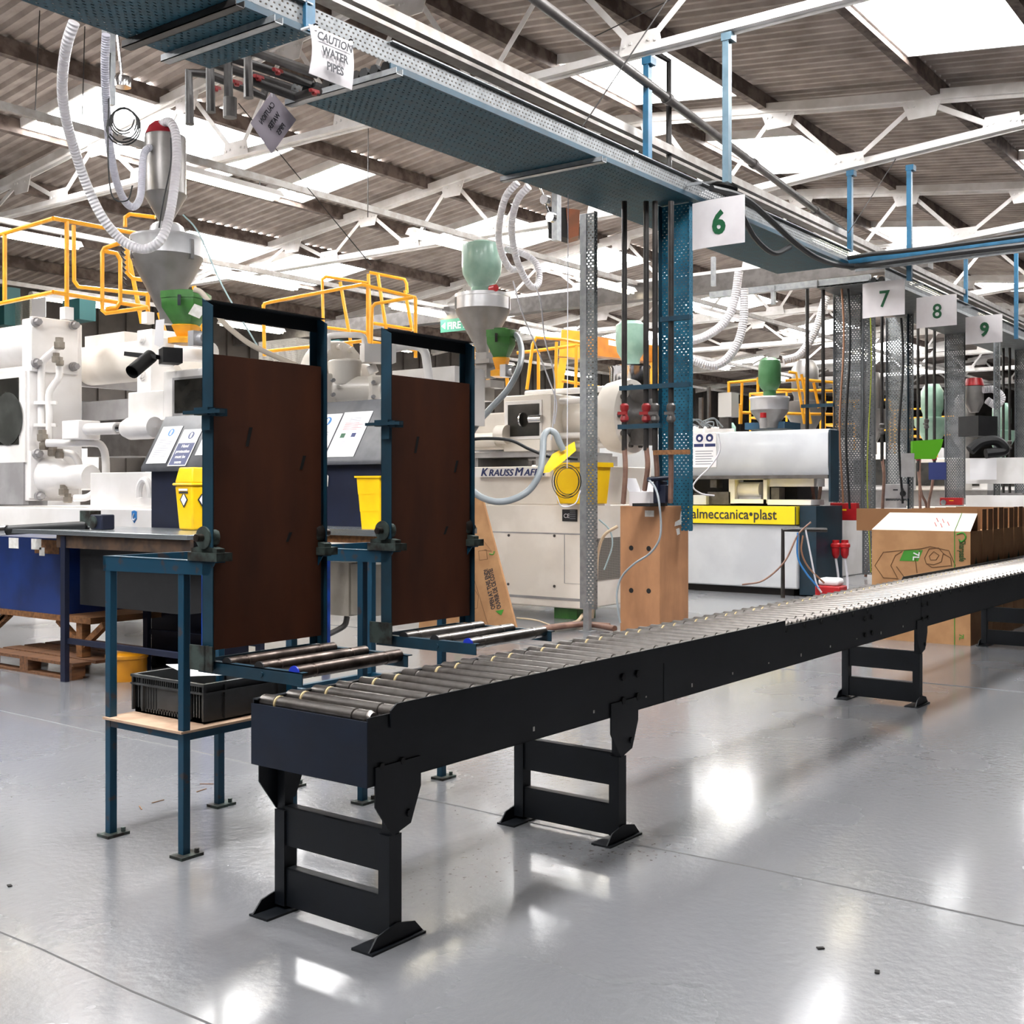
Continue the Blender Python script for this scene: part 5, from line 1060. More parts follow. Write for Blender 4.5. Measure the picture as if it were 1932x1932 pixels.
for pts in ([(1285, 965), (1292, 966), (1291, 988), (1273, 993), (1274, 985), (1283, 980)], [(1276, 998), (1282, 996), (1283, 1007), (1278, 1010)]):
    m = MB(); m.prism([W(u, v, Y=cw.y - .003) for u, v in pts], (0, .002, 0)); m.build('torn_sticker', M_sticker, r)
r = thing('white_carton', (Xw + .2, cw.y + .2, zt_), 'small white open carton standing on the wooden plinth', 'carton')
m = MB(); a = W(1187, 928, X=Xw + .06); b = W(1226, 928, X=Xw + .06); m.box(Xw + .06, Xw + .3, b.y, a.y, zt_, a.z); m.build('body', M_paper, r)
m = MB(); m.prism([(Xw + .06, a.y, a.z), (Xw + .3, a.y, a.z), (Xw + .3, a.y + .06, a.z + .14), (Xw + .06, a.y + .06, a.z + .14)], (0, .004, 0)); m.prism([(Xw + .3, a.y, a.z), (Xw + .3, b.y, a.z), (Xw + .36, b.y, a.z + .12), (Xw + .36, a.y, a.z + .12)], (.004, 0, 0)); m.build('flap', M_paper, r)
p = W(1250, 930, D=11.6); r = thing('blue_tool_stand', (p.x, p.y, zt_), 'dark blue machine vice-like tool on the wooden plinth', 'tool')
m = MB(); m.box(p.x - .05, p.x + .05, p.y - .06, p.y + .08, zt_ + .03, p.z + .08); m.box(p.x - .1, p.x + .1, p.y + .0, p.y + .05, p.z + .02, p.z + .12); m.cyl(W(1222, 905, D=11.5), W(1260, 902, D=11.6), .025, 10); m.build('body', M_navy2, r, bevel=.01)
m = MB(); m.box(p.x - .25, p.x + .1, p.y - .0, p.y + .2, zt_, zt_ + .03); m.build('base_plate', M_black, r)
hose([(1224, 905), (1236, 920), (1243, 945), (1247, 990), (1243, 1020), (1225, 1045), (1195, 1065), (1172, 1090), (1164, 1120), (1166, 1150), (1170, 1175)], [11.5, 11.4, 11.25, 11.25, 11.25, 11.3, 11.4, 11.5, 11.5, 11.5, 11.5], 2, M_hoseg, 'thin grey cable hanging down the front of the wooden plinth', 'grey_cable')
# hoses on the floor by the post
for pts, mt, rr, lb in (([(985, 1197), (1010, 1190), (1060, 1182), (1110, 1178), (1160, 1186)], M_hoseb, 6, 'thick brown hose on the floor behind the rollers, front one'), ([(990, 1196), (1030, 1184), (1090, 1177), (1150, 1180)], M_hoseb, 5, 'thick brown hose on the floor behind the rollers, rear one'), ([(1100, 1160), (1085, 1175), (1040, 1183), (995, 1194)], mat('cream_hose', '#cdb79a', None, 3, .5), 3.5, 'cream hose curving on the floor to the perforated post'), ([(1165, 993), (1140, 1010), (1128, 1045), (1124, 1100), (1118, 1165)], mat('cream_hose', '#fff'), 3, 'cream hose arching down beside the vent grille'), ([(975, 1166), (1010, 1170), (1040, 1180)], mat('cream_hose', '#fff'), 1.5, 'thin pale tube lying on the floor before the green foot'), ([(1130, 980), (1150, 1000), (1155, 1030), (1140, 1075)], mat('pale_blue_tube', '#fff'), 1.5, 'thin pale blue tube over the vent grille')):
    hose(pts, [1.45 * FP / (v - V0) if v > 1150 else 12.6 for u, v in pts], rr, mt, lb, 'floor_hose')
# ================= pale grey machine (right) =================
XD = 15.6; c0 = W(1505, 1110, X=XD); YE = 11
r = thing('injection_moulding_machine', (16.3, 8, 0), 'pale grey machine with a yellow lettered band, right of the teal column', 'machine')
z0, z1 = W(1505, 1112, X=XD).z, W(1505, 990, X=XD).z
m = MB(); m.box(XD, XD + 1.1, c0.y, YE, z0, z1); m.build('base_cabinet', M_alm, r, bevel=.02)
m = MB(); m.box(XD + .1, XD + 1.5, c0.y + .1, YE, 0, z0); m.build('plinth', M_dark, r)
m = MB(); m.box(XD + .06, XD + 1.05, c0.y - .25, c0.y - .003, .02, W(1505, 955, X=XD).z); m.build('end_cabinet', mat('machine_dark_blue', '#14303f', '#102734', 4, .4), r)
za = W(1500, 956, X=XD - .03).z; zb = W(1500, 990, X=XD - .03).z; ya = W(1500, 956, X=XD - .03).y
m = MB(); m.box(XD - .03, XD + .3, ya, YE, zb, za); st = m.build('yellow_band', M_yels, r)
m = MB(); m.box(XD - .025, XD + .3, ya - .03, YE, zb - .015, zb); m.box(XD - .035, XD - .028, ya - .012, ya, zb, za); m.build('band_edge', M_black, st)
p = W(1318, 981, X=XD - .035); e = W(1465, 981, X=XD - .035)
t = text('almeccanica•plast', (za - zb) * .82, M_ink, (XD - .034, p.y + .12, zb + (za - zb) * .27), RX, UP, st, bold=.002, sx=1)
ys_ = [v.co.y + XD * 0 for v in t.data.vertices]; k = (p.y + .12 - e.y) / (max(ys_) - min(ys_)); y0_ = max(ys_)
for v in t.data.vertices: v.co.y = y0_ + (v.co.y - y0_) * k
# open middle
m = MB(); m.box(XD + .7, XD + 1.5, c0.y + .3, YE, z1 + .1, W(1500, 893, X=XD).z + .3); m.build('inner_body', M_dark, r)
m = MB(); m.faceX(1440, 1536, 898, 918, XD + .35, .4); m.build('cross_bar', M_machw, r)
m = MB(); m.faceX(1448, 1530, 943, 953, XD + .3, .5); m.build('lower_bar', M_machw, r)
m = MB(); m.faceX(1375, 1386, 895, 950, XD + .3, .3); m.faceX(1386, 1446, 896, 905, XD + .3, .1); m.faceX(1386, 1446, 942, 950, XD + .3, .1); m.faceX(1440, 1447, 896, 950, XD + .3, .1); m.build('window_frame', M_machw, r)
m = MB(); a = W(1392, 924, X=XD + .5); b = W(1437, 924, X=XD + .5); m.cyl(a, b, .12, 18); m.faceX(1392, 1436, 934, 942, XD + .45, .1); m.build('barrel', M_machw, r)
for u0, u1, v0, v1 in ((1310, 1330, 930, 950), (1335, 1378, 928, 952), (1455, 1470, 920, 942), (1340, 1352, 905, 920)): m = MB(); m.faceX(u0, u1, v0, v1, XD + .3, .2); m.build('small_gear', M_pipeg, r)
m = MB(); m.faceX(1308, 1332, 934, 952, XD + .2, .2); m.build('clear_box', M_alm, r)
# upper guard with rolled edges
XU = XD + .15; a = W(1562, 808, X=XU); zt_ = a.z; zb = W(1562, 893, X=XU).z; ye = a.y
m = MB(); q = .1; out = [(XU + .05, zb - .02), (XU, zb + q), (XU, zt_ - .08), (XU + .03, zt_ - .02), (XU + .1, zt_), (XU + .35, zt_), (XU + .35, zb - .02)]
m.prism([(x, ye, z) for x, z in out], (0, YE - ye, 0)); g = m.build('upper_guard', M_alm, r)
m = MB(); m.box(XU, XU + .35, ye + .0, YE, zb - .07, zb - .02); m.build('guard_under_rail', M_pipeg, r)  # grey rail along the underside of the guard
m = MB(); b = W(1572, 811, X=XU + .1); m.box(XU + .02, XU + .34, ye - .03, ye - .003, zb - .4, zt_ - .02); m.build('end_panel', mat('machine_dark_blue', '#fff'), r)
m = MB(); m.faceX(1405, 1480, 795, 808, XU + .4, .6); m.build('blue_top_block', mat('mid_blue_paint', '#2a5570', None, 4, .4), r)
D = 16.6; latpart('warning_lamp', M_red, r, 1440, D, [(0, 778), (6, 779), (6, 788), (0, 789)], 14); latpart('lamp_base', M_machg, r, 1440, D, [(0, 788), (7, 789), (7, 808), (0, 808)], 14)
m = MB()
for u0, u1, v0, v1 in ((1355, 1380, 740, 786),): m.faceX(u0, u1, v0, v1, XU + .3, .25)
m.build('junction_box', mat('box_pale', '#c6c2bc', None, 4, .5), r)
m = MB(); m.faceX(1357, 1375, 786, 808, XU + .4, .1); m.faceX(1318, 1324, 750, 808, XU + .6, .06); m.faceX(1334, 1338, 730, 808, XU + .6, .06); m.build('top_stand', M_pipeg, r)
random.seed(4); m = MB()
for k in range(5):
    u = 1308 + k * 9; m.tube(smoothpts(PD([(u, 805), (u + random.uniform(-18, 12), 797), (u + random.uniform(0, 25), 794 + random.uniform(-8, 6)), (u + 20, 806)], 17), 4), .012, 5)
m.build('top_hoses', M_hoseg, r)
# notice on the guard
p = W(1307, 882, X=XU - .005); rt = RX; w_ = p.y - W(1352, 870, X=XU - .005).y; h = W(1307, 818, X=XU).z - p.z
r2 = thing('notice', (XU, p.y, p.z), 'white notice with two round blue symbols taped on the pale grey machine', 'notice')
def nb(x0_, x1_, y0_, y1_, mt, nm, par, dd=.002, o=.0): m = MB(); m.box(XU - .008 - o - dd, XU - .008 - o, p.y - x1_ * w_, p.y - x0_ * w_, p.z + y0_ * h, p.z + y1_ * h); return m.build(nm, mt, par)
nb(0, 1, 0, 1, M_paper, 'sheet', r2, .004)
for x in (.3, .72):
    m = MB(); m.lathe((XU - .016, p.y - x * w_, p.z + .86 * h), [(.001, -.001), (w_ * .15, 0), (w_ * .15, .003)], 18, 'x'); o = m.build('pictogram', M_inkb, r2)
    m = MB(); m.lathe((XU - .018, p.y - x * w_, p.z + .85 * h), [(.001, -.001), (w_ * .07, 0), (w_ * .07, .002)], 8, 'x'); m.build('pictogram_symbol', M_paper, o)
nb(.06, .46, .6, .69, M_inkb, 'blue_caption', r2, .001, .004); nb(.52, .96, .6, .69, M_inkb, 'blue_caption', r2, .001, .004)
for i in range(6): nb(.12, .8 if i % 2 else .86, .46 - i * .075, .485 - i * .075, M_inkgrey, 'text_line', r2, .001, .004)
hose([(1355, 818), (1358, 850), (1340, 880), (1315, 905), (1308, 920), (1325, 932), (1348, 935)], 15.9, 1.5, M_hose, 'white cable hanging over the notice on the pale grey machine', 'white_cable')
# pipes and hoses at its right foot
m = MB(); m.tube(PD([(1477, 1128), (1477, 1000), (1492, 999), (1560, 1000)], 15.3), .03, 8); tag(m.build('floor_standpipe', M_pipe), 'dark standpipe with an elbow at the corner of the pale grey machine', 'pipe')
for pts, mt, lb in (([(1530, 985), (1505, 1010), (1480, 1060), (1440, 1095), (1400, 1103)], M_hoseb, 'beige hose drooping across the pale grey machine corner'), ([(1505, 1005), (1505, 1050), (1520, 1080), (1545, 1110)], M_inks, 'light blue hose at the foot of the pale grey machine'), ([(1520, 1000), (1530, 1050), (1540, 1100), (1550, 1118)], M_hose, 'white hose at the foot of the pale grey machine'), ([(1515, 1010), (1512, 1040), (1525, 1070), (1555, 1100)], M_copper, 'copper coloured hose at the foot of the pale grey machine')):
    hose(pts, 15.2, 1.7, mt, lb, 'service_hose')
D = 17.3; r = thing('material_hopper', tuple(W(1452, 780, D=D)), 'steel hopper with a dark green loader pot on the pale grey machine', 'hopper', 'material hoppers over the machines')
latpart('funnel', M_hop, r, 1452, D, [(36, 773), (34, 778), (20, 797), (18, 808), (0, 808)])
latpart('clamp_band', M_hopl, r, 1452, D, [(0, 748), (37, 749), (38, 752), (36, 756), (36, 774)])
latpart('loader_pot', mat('loader_green', '#4e8055', '#447549', 6, .4), r, 1452, D, [(0, 674), (10, 675), (19, 681), (21, 690), (21, 722), (17, 732), (12, 737), (12, 749)])
D = 17.5; r = thing('material_hopper', tuple(W(1190, 700, D=D)), 'sea-green loader pot over a bright steel drum, behind the dark drop pipes', 'hopper', 'material hoppers over the machines')
latpart('loader_pot', M_seag, r, 1190, D, [(0, 606), (20, 607), (28, 614), (29, 640), (26, 664), (18, 677), (16, 690)])
latpart('drum', M_chrome, r, 1188, D, [(0, 690), (40, 691), (40, 694), (38, 697), (38, 740), (0, 741)])
# ================= printed cartons beside the conveyor =================
Xc = 11.63; q = W(1831, 1219, X=Xc); yl = W(1645, 1200, X=Xc).y; zt_ = W(1831, 1003, X=Xc).z; y0 = q.y
def carton(i):
    x = Xc + i * .42; first = i == 0
    lb = 'printed brown carton with a white top flap behind the conveyor, nearest of the row' if first else 'plain open brown carton behind the conveyor, %s of the row' % ['', 'second', 'third', 'fourth', 'fifth', 'sixth', 'seventh', 'eighth'][i]
    r = thing('cardboard_carton', (x, (y0 + yl) / 2, 0), lb, 'carton', 'brown cartons standing in a row behind the conveyor')
    m = MB(); m.box(x, x + .4, y0, yl, 0, zt_); m.build('body', M_cardb, r)
    if first:
        m = MB(); m.prism([(x, y0, zt_), (x, yl, zt_), (x + .25, yl - .1, zt_ + .17), (x + .25, y0 + .0, zt_ + .17)], (.004, 0, .004)); f_ = m.build('top_flap', mat('white_card', '#d3c8ba', None, 3, .7), r, label='white sloping top flap')
        m = MB(); m.box(x + .25, x + .256, y0, yl + .25, zt_ - .02, zt_ + .21); m.build('rear_flap', M_cardd, r)
    else:
        m = MB()
        for a, b in ((.0, .16), (.22, .4)): m.box(x + a, x + b, y0, y0 + .004, zt_, zt_ + .22 - .01 * (i % 2))
        m.box(x, x + .004, y0 + .02, yl, zt_, zt_ + .2); m.build('top_flap', M_cardd, r)
    m = MB(); m.prism([(x + .14, y0 - .002, zt_ - .33), (x + .24, y0 - .002, zt_ - .33), (x + .19, y0 - .002, zt_ - .25)], (0, .001, 0)); m.box(x + .15, x + .17, y0 - .002, y0 - .001, zt_ - .62, zt_ - .38); m.box(x + .2, x + .22, y0 - .002, y0 - .001, zt_ - .62, zt_ - .38); m.build('side_print', mat('side_print_ink', '#4a4a2c', None, 3, .7), r)
    return r
rc = carton(0)
for i in range(1, 8): carton(i)
xx = Xc - .003; P_ = lambda u, v: W(u, v, X=xx)
m = MB(); m.prism([P_(u, v) for u, v in ((1706, 1038), (1741, 1038), (1732, 1059), (1697, 1058))], (.002, 0, 0)); b7 = m.build('volume_print', M_cgreen, rc)
e = P_(1733, 1044) - P_(1708, 1042); text('7L', .085, M_paper, P_(1724, 1041) + Vector((-.003, 0, .0)), (0, .1, -1), (0, -1, 0), b7, bold=.002, d=.0005)
m = MB(); lt = lambda u, v: P_(1250 + u / 2.833, 700 + v / 2.833)
for pl in ([(1260, 1110), (1180, 1105), (1135, 1040), (1180, 968), (1380, 950), (1430, 938), (1530, 960), (1565, 1040)], [(1280, 965), (1245, 985), (1220, 1040), (1255, 1105)], [(1250, 1045), (1290, 1100)], [(1375, 960), (1352, 1010), (1360, 1080)], [(1400, 1000), (1425, 950), (1475, 945), (1500, 975), (1490, 1020), (1450, 1035), (1410, 1030), (1400, 1000)], [(1425, 990), (1450, 965), (1478, 985), (1462, 1010), (1432, 1010), (1425, 990)], [(1500, 975), (1540, 1000), (1545, 1045)], [(1410, 1030), (1440, 1050), (1540, 1040)]):
    m.tube([lt(*q_) for q_ in pl], .004, 4)
m.build('line_drawing', mat('carton_line_ink', '#fff'), rc)
m = MB(); a = P_(1801, 1002); b = P_(1801, 1218); m.box(xx - .002, xx, a.y - .004, a.y + .004, .0, zt_); m.build('green_line', M_cgreen, rc)
a = P_(1818, 1020); L = P_(1818, 1020).z - P_(1818, 1068).z
text('Sharpsafe', .085, mat('green_lettering', '#2d4a1c', None, 3, .7), (xx - .002, P_(1810, 1020).y, P_(1810, 1020).z), (0, 0, -1), (0, -1, 0), rc, bold=.002, d=.0005, sx=.62)
m = MB(); p = P_(1815, 1014); m.tube(smoothpts([p + Vector((-.002, a_, b_)) for a_, b_ in ((.05, .03), (-.01, .045), (-.035, .0), (.0, -.04), (.03, -.02))]), .008, 5); m.build('leaf_emblem', M_cgreen, rc)
text('7L', .06, M_cgreen, (xx - .002, P_(1810, 1196).y, P_(1810, 1196).z), (0, 0, -1), (0, -1, 0), rc, bold=.001, d=.0005)
m = MB(); fz = lambda yy, t: Vector((Xc + .25 * t - .004, yy, zt_ + .17 * t + .003))
for yy, t in ((y0 + .28, .2), (y0 + .34, .25), (y0 + .28, .45), (y0 + .34, .5), (y0 + .22, .3)): m.tube([fz(yy, t), fz(yy + .03, t + .2)], .004, 4)
m.build('flap_print', M_inkr, rc)
m = MB(); yy = P_(1801, 1002).y; m.tube([fz(yy, 0), fz(yy, 1)], .003, 4); m.build('flap_line', M_cgreen, rc)
# ================= handrails =================
def rail(lb, segs, rad=.024, mt=None, nm='yellow_handrail'):
    """segs: (pts, depth list or plane dict)"""
    p0 = None; r = None
    for pts, D in segs:
        L = [W(u, v, **(D if isinstance(D, dict) else {'D': D[i] if isinstance(D, list) else D})) for i, (u, v) in enumerate(pts)]
        if r is None: r = thing(nm, tuple(L[0]), lb, 'handrail', 'yellow handrails on the machine platforms')
        m = MB(); m.tube(L, rad, 8); m.build('rail_tube', mt or M_yel, r)
    return r
Yh = W(101, 412, X=6.9).y
rail('yellow handrail nearest the left edge, with its long top rail and middle rail', [
    ([(-20, 449), (101, 412)], {'X': 6.9}), ([(101, 412), (183, 427), (262, 441)], {'Y': Yh}), ([(-20, 577), (101, 551)], {'X': 6.9}), ([(101, 551), (280, 580)], {'Y': Yh}),
    ([(9, 442), (9, 572)], {'X': 6.9}), ([(126, 417), (126, 600)], {'Y': Yh}), ([(279, 552), (279, 600)], {'Y': Yh})])
for u_, v_, n_ in ((126, 598, 'left'), (279, 606, 'right')): m = MB(); p = W(u_, v_, Y=Yh); m.box(p.x - .05, p.x + .05, Yh - .05, Yh + .05, p.z - .03, p.z + .1); tag(m.build('post_socket', M_machw), 'white socket block under the yellow handrail post, the %s one' % n_, 'socket', 'sockets of the left handrail')
rail('yellow looped gate rail beside the striped ladder post on the left', [
    ([(139, 425), (140, 530), (148, 541), (240, 551), (280, 555)], 13.2), ([(228, 458), (197, 468), (193, 476), (193, 585), (200, 591), (280, 580)], 12.6), ([(198, 474), (220, 478), (227, 490), (227, 570), (220, 580), (200, 583)], 12.6),
    ([(238, 462), (240, 515), (250, 525), (268, 528)], 13.1), ([(236, 428), (236, 410), (245, 404), (293, 410)], 13.4)])
rail('yellow ladder stringers behind the large left hopper', [([(240, 470), (268, 610)], 13.5), ([(300, 590), (318, 650)], 13.5), ([(366, 540), (388, 645)], 13.3)], .026)
m = MB(); p = W(231, 470, D=12.9); 
for k in range(8): a_, b_ = W(229 + k * .4, 466 + k * 9.5, D=12.9), W(235 + k * .4, 472 + k * 9.5, D=12.9); m.bar(a_, b_, .05, .02)
tag(m.build('striped_post', M_black), 'black stripes of the warning post beside the looped yellow rail', 'post')
Yg = 12.2
rail('yellow platform handrail above the second board, its top rail peaking in the middle', [
    ([(497, 580), (499, 573), (510, 570), (683, 537)], 15.5), ([(683, 537), (785, 562)], 15.5), ([(503, 663), (688, 643)], 15.5), ([(688, 643), (785, 661)], 15.5), ([(497, 575), (499, 672)], 15.5), ([(694, 540), (694, 645)], 15.5), ([(784, 562), (784, 675)], 15.5),
    ([(700, 650), (702, 580), (708, 573), (780, 561)], 15.2)])
rail('yellow ladder hoops behind the peaked handrail', [([(693, 534), (615, 522), (608, 527), (610, 614), (616, 618), (692, 628)], 16.6), ([(642, 532), (665, 664)], 16.4), ([(697, 514), (763, 527), (767, 535), (768, 553)], 16.8), ([(713, 518), (733, 650)], 16.4), ([(764, 548), (778, 625)], 16.6), ([(705, 610), (778, 622)], 16.4), ([(695, 517), (700, 640)], 16.6)])
rail('small yellow rails between the second board and the sea-green hopper', [([(880, 690), (880, 660), (886, 653), (893, 655)], 15.6), ([(893, 655), (893, 755)], 15.6), ([(888, 655), (888, 690)], 15.4), ([(920, 655), (921, 740)], 15.6), ([(955, 690), (958, 735)], 15.4)])
rail('yellow platform rails right of the sea-green hopper, left of the perforated post', [([(994, 735), (1005, 650), (1012, 637), (1060, 640), (1098, 647)], 16.2), ([(1002, 663), (1100, 650)], 16.4), ([(1016, 665), (1016, 735)], 16.2), ([(1050, 645), (1048, 735)], 16.2), ([(1088, 650), (1086, 735)], 16.2), ([(1060, 718), (1180, 740)], 16.4), ([(975, 666), (1010, 662)], 16.4)])
rail('yellow platform rails on the pale grey machine, around the dark green loader', [([(1375, 722), (1440, 716)], 18.5), ([(1375, 720), (1375, 762)], 18.5), ([(1375, 762), (1396, 764), (1396, 800)], 18.5), ([(1430, 712), (1430, 740)], 18.3), ([(1400, 720), (1398, 800)], 18.6), ([(1375, 778), (1575, 782)], 18.6), ([(1440, 735), (1575, 738)], 18.8), ([(1482, 718), (1510, 716), (1575, 722)], 18.5), ([(1488, 702), (1502, 704), (1518, 800)], 18.3), ([(1512, 706), (1530, 800)], 18.3), ([(1520, 712), (1520, 800)], 18.6), ([(1535, 722), (1545, 770)], 18.6), ([(1574, 720), (1574, 800)], 18.6)])
# yellow crane
r = thing('gantry_crane', tuple(W(1078, 640, D=20)), 'orange-yellow crane beam on a bolted leg behind the perforated post', 'crane')
m = MB(); a, b, c_, d_ = PD([(1060, 622), (1095, 625), (1097, 676), (1055, 672)], 20); m.prism([a, b, c_, d_], Vector((ca, sa, 0)) * .3); m.build('head_block', M_yel, r)
m = MB(); m.prism(PD([(1096, 630), (1245, 655), (1245, 684), (1096, 668)], [20, 22, 22, 20]), Vector((ca, sa, 0)) * .3); m.build('beam', mat('orange_beam', '#c97d1e', '#b9701a', 4, .4), r)
m = MB(); m.prism(PD([(1056, 675), (1070, 675), (1062, 735), (1046, 735)], 20), Vector((ca, sa, 0)) * .2); m.prism(PD([(1224, 650), (1246, 655), (1246, 735), (1230, 735)], 21.8), Vector((ca, sa, 0)) * .2); m.build('leg', M_yel, r)
m = MB(); m.prism(PD([(1148, 641), (1165, 644), (1165, 654), (1148, 651)], 20.5), Vector((ca, sa, 0)) * .01); m.build('plate', M_paper, r)
# fire exit sign on a beam
r = thing('exit_sign', tuple(W(850, 610, D=21)), 'green fire exit sign on the dark beam behind the steel cone', 'sign')
a = W(831, 604, X=18.4); b = W(905, 603, X=18.4); h = .26; m = MB(); m.box(18.4, 18.42, b.y, a.y, a.z - h, a.z); m.build('panel', E_green, r)
text('FIRE EXIT', .2, M_paper, (18.396, a.y - .18, a.z - .205), RX, UP, r, bold=.003); m = MB(); m.prism([(18.396, a.y - .03, a.z - .13), (18.396, a.y - .13, a.z - .06), (18.396, a.y - .13, a.z - .2)], (.002, 0, 0)); m.build('arrow', M_paper, r)
m = MB(); m.box(18.43, 18.7, 5.6, 22, W(800, 600, X=18.45).z - .12, W(800, 600, X=18.45).z + .18); tag(m.build('dark_beam', M_pipeg), 'dark grey beam crossing behind the fire exit sign', 'beam')
# ================= machines farther off =================
def press(x, y, L, k, lb, mt, accent, hop=True, railed=True, g='machines farther down the hall'):
    r = thing('injection_moulding_machine', (x, y, 0), lb, 'machine', g); w_ = 1.4
    m = MB(); m.box(x, x + w_, y, y + L, 0, 1.15); m.build('base_cabinet', mt, r, bevel=.02)
    m = MB(); m.box(x - .01, x + w_, y + .1, y + L - .2, .95, 1.1); m.build('accent_band', accent, r)
    m = MB(); m.box(x + .1, x + w_ - .1, y + .2, y + 1.5, 1.5, 2.2); m.build('guard_housing', mt, r, bevel=.03)
    m = MB(); m.box(x + .07, x + .1, y + .4, y + 1.1, 1.6, 2.1); m.build('guard_window', M_glass, r)
    m = MB(); m.cyl((x + .7, y + 1.5, 1.8), (x + .7, y + 2.8, 1.8), .25, 18); m.box(x + .4, x + 1, y + .3, y + 2.5, 1.15, 1.5); m.build('barrel', M_machg, r)
    m = MB(); m.box(x + .05, x + w_ - .05, y + 2.6, y + 2.9, 1.15, 2.7); m.box(x + .05, x + w_ - .05, y + L - .6, y + L - .2, 1.15, 2.7); m.build('platen', mt, r, bevel=.02)
    m = MB()
    for zz in (1.4, 2.4): m.cyl((x + .3, y + 2.8, zz), (x + .3, y + L - .3, zz), .07, 12); m.cyl((x + 1.1, y + 2.8, zz), (x + 1.1, y + L - .3, zz), .07, 12)
    m.build('tie_bar', M_chrome, r)
    m = MB(); m.box(x - .02, x + .02, y + 2.95, y + L - .7, 1.2, 2.3); m.build('sliding_guard', accent, r)
    if hop:
        c_ = (x + .7, y + .9, 0)
        m = MB(); m.lathe(c_, [(.1, 2.2), (.1, 2.45), (.38, 2.95), (.38, 3.1), (.2, 3.12), (.2, 3.2), (.24, 3.3), (.24, 3.7), (.15, 3.85), (0, 3.86)], 20); m.build('hopper', M_hop if k % 2 else M_seag, r)
    if railed:
        m = MB()
        for zz in (3.0, 3.5): m.tube([(x, y + 1.6, zz), (x, y + 3.2, zz), (x + w_, y + 3.2, zz)], .024, 6)
        for yy in (1.6, 2.4, 3.2): m.cyl((x, y + yy, 2.4), (x, y + yy, 3.5), .024, 6)
        m.build('handrail', M_yel, r)
    return r
specs = [(19.4, 7.4, 5, 1, 'white machine with a lime green panel beyond column 7', M_machw, M_lime), (22.3, 7.2, 5, 1, 'white machine with notices beyond column 8', M_machw, M_alm), (25.6, 7.0, 5, 0, 'cream machine beyond column 9 at the right edge', M_mach, M_yel), (28.9, 7.2, 5, 1, 'white machine, fourth beyond column 7', M_machw, M_alm), (32.4, 7.2, 5, 0, 'white machine at the far end of the near row', M_machw, M_teal)]
specs += [(5.2 + i * 5.2, 17.2, 4.6, i % 2, 'machine of the far row along the side wall, %s from the left' % n_, M_machw if i % 2 else M_mach, (M_seag, M_alm, M_yel)[i % 3]) for i, n_ in enumerate(('first', 'second', 'third', 'fourth', 'fifth', 'sixth', 'seventh'))]
PR = [press(*s_, railed=s_[1] > 16 or s_[0] > 22) for s_ in specs]
m = MB(); P4 = PD([(1722, 832), (1780, 828), (1776, 845), (1765, 866), (1722, 866)], 19.3); m.prism(P4, Vector((ca, sa, 0)) * .1); m.build('lime_panel', M_lime, PR[0])
# white control cabinets, notices
for (X_, u0, u1, v0, v1, mt, lb) in ((21.9, 1830, 1880, 865, 905, M_paper, 'white double notice on the machine beyond column 9'), (21.6, 1752, 1785, 872, 905, M_inkb, 'blue hand protection notice between columns 8 and 9'), (19.2, 1700, 1725, 855, 900, M_machg, 'small grey panel behind column 8')):
    m = MB(); m.faceX(u0, u1, v0, v1, X_, .01); m.build('notice_panel', mt, PR[0 if X_ < 20 else 1], label=lb)
m = MB(); m.faceX(1822, 1990, 862, 912, 22.05, .5); m.faceX(1822, 1990, 935, 985, 22.05, 1); tag(m.build('white_cabinet', M_machw), 'white machine guard at the right edge, beyond column 9', 'cabinet')
m = MB(); m.tube(smoothpts(PD([(1830, 850), (1850, 835), (1880, 832), (1895, 850), (1860, 856)], 20.5)), .09, 10); m.obox(W(1845, 805, D=21), (.25, -.1, 0), (.1, .2, 0), (0, 0, .18)); tag(m.build('black_motor', M_black), 'black motor lump between columns 8 and 9', 'motor')
D = 22; r = thing('material_hopper', tuple(W(1838, 740, D=D)), 'steel vacuum loader with a dark red cap beneath board 9', 'hopper', 'material hoppers over the machines')
latpart('loader_cylinder', M_hop, r, 1838, D, [(0, 728), (17, 729), (17, 760), (8, 778), (0, 779)]); latpart('loader_cap', M_red, r, 1838, D, [(0, 712), (14, 714), (18, 728), (0, 729)])
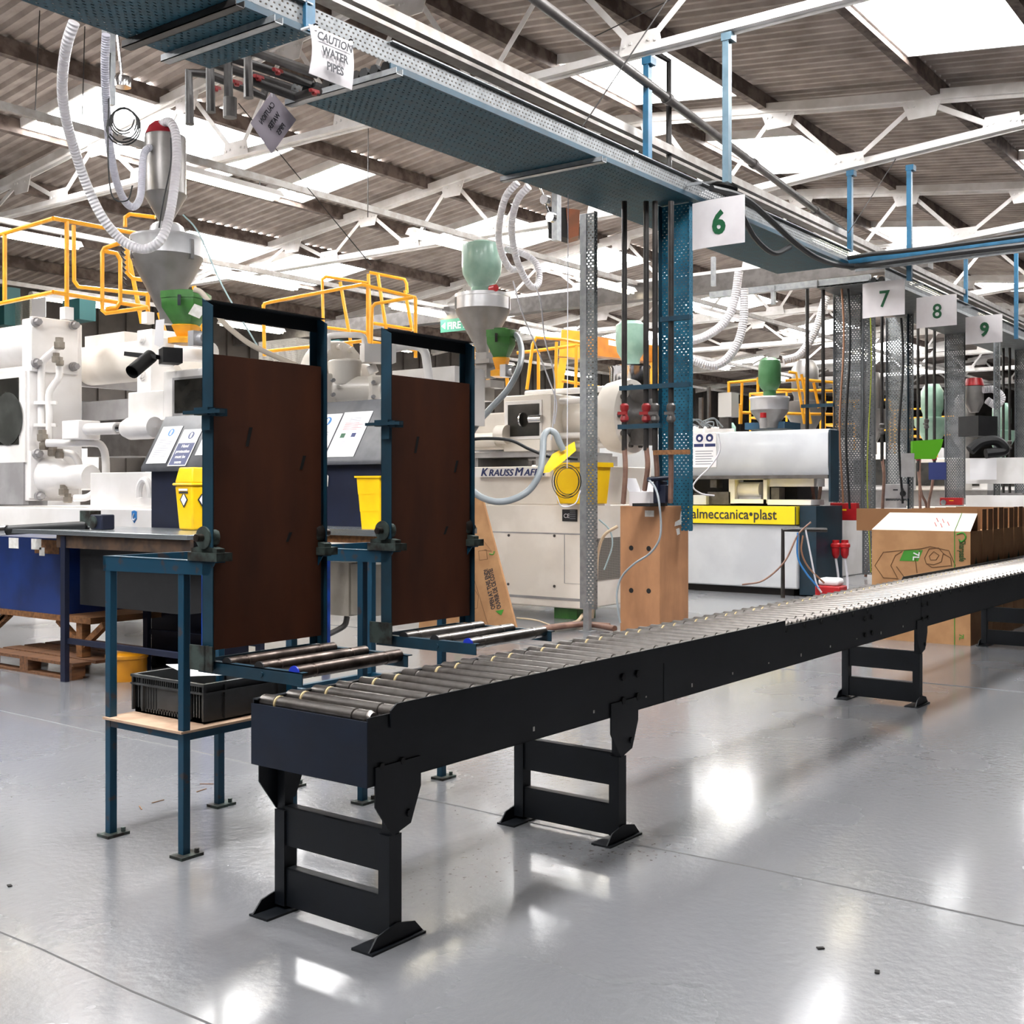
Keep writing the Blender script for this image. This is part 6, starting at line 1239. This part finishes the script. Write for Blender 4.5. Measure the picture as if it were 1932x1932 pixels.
hose([(1855, 735), (1875, 735), (1890, 750), (1880, 765), (1862, 755)], 21.8, 7, M_ribw, 'white hose curling beside the red-capped loader beneath board 9', 'suction_hose')
# signs and racks far left
for (u0, u1, v0, v1, X_, mt, lb, nm, cat) in ((-10, 8, 540, 612, 11, mat('teal_box', '#1f5556', None, 4, .5), 'teal panel cut off by the left edge of the photo', 'teal_panel', 'panel'), (118, 150, 562, 602, 11, mat('teal_box', '#fff'), 'teal panel with a white label behind the left handrail', 'teal_panel', 'panel'), (60, 86, 560, 598, 10.8, M_paper, 'white paper sheet behind the left handrail', 'paper_sheet', 'paper'), (12, 56, 562, 610, 11.2, M_mesh, 'wire basket behind the left handrail', 'wire_basket', 'basket')):
    m = MB(); m.faceX(u0, u1, v0, v1, X_, .3 if 'basket' in nm or 'teal' in nm else .01); o = m.build(nm, mt); tag(o, lb, cat)
m = MB(); m.faceX(488, 560, 637, 690, 13, .8); tag(m.build('mesh_crate', M_mesh), 'dark wire mesh crate seen through the top of the first frame', 'crate')
m = MB(); m.faceX(598, 640, 640, 690, 13.5, .1); tag(m.build('teal_panel', mat('teal_box', '#fff')), 'teal panel with white symbols behind the cream motor', 'panel')
m = MB(); m.faceX(160, 235, 625, 700, 9.4, .4); tag(m.build('white_cabinet', M_machw), 'plain white cabinet top left of the black slide gate', 'cabinet')

for i, (u0, v0, u1, v1, D, lb) in enumerate(((1262, -5, 1098, 240, 9.5, 'thin dark wire slanting across the roof space above the long tray'), (1120, 70, 1285, -10, 11, 'second thin dark wire near the dark diagonal pipe'), (75, 20, 66, 215, 13, 'thin wire hanging from the roof at the upper left'), (160, 50, 155, 225, 13, 'thin wire hanging beside the big white hose'), (695, 240, 694, 410, 15, 'thin rod hanging under the long tray onto the lighting rail'), (450, 195, 700, 500, 14, 'long slanting wire behind the mirrored notice'), (1690, 300, 1600, 440, 15, 'thin slanting wire beside the blue hangers'))):
    m = MB(); m.cyl(W(u0, v0, D=D), W(u1, v1, D=D), .006, 5); tag(m.build('suspension_wire', M_pipe), lb, 'wire', 'thin wires in the roof space')
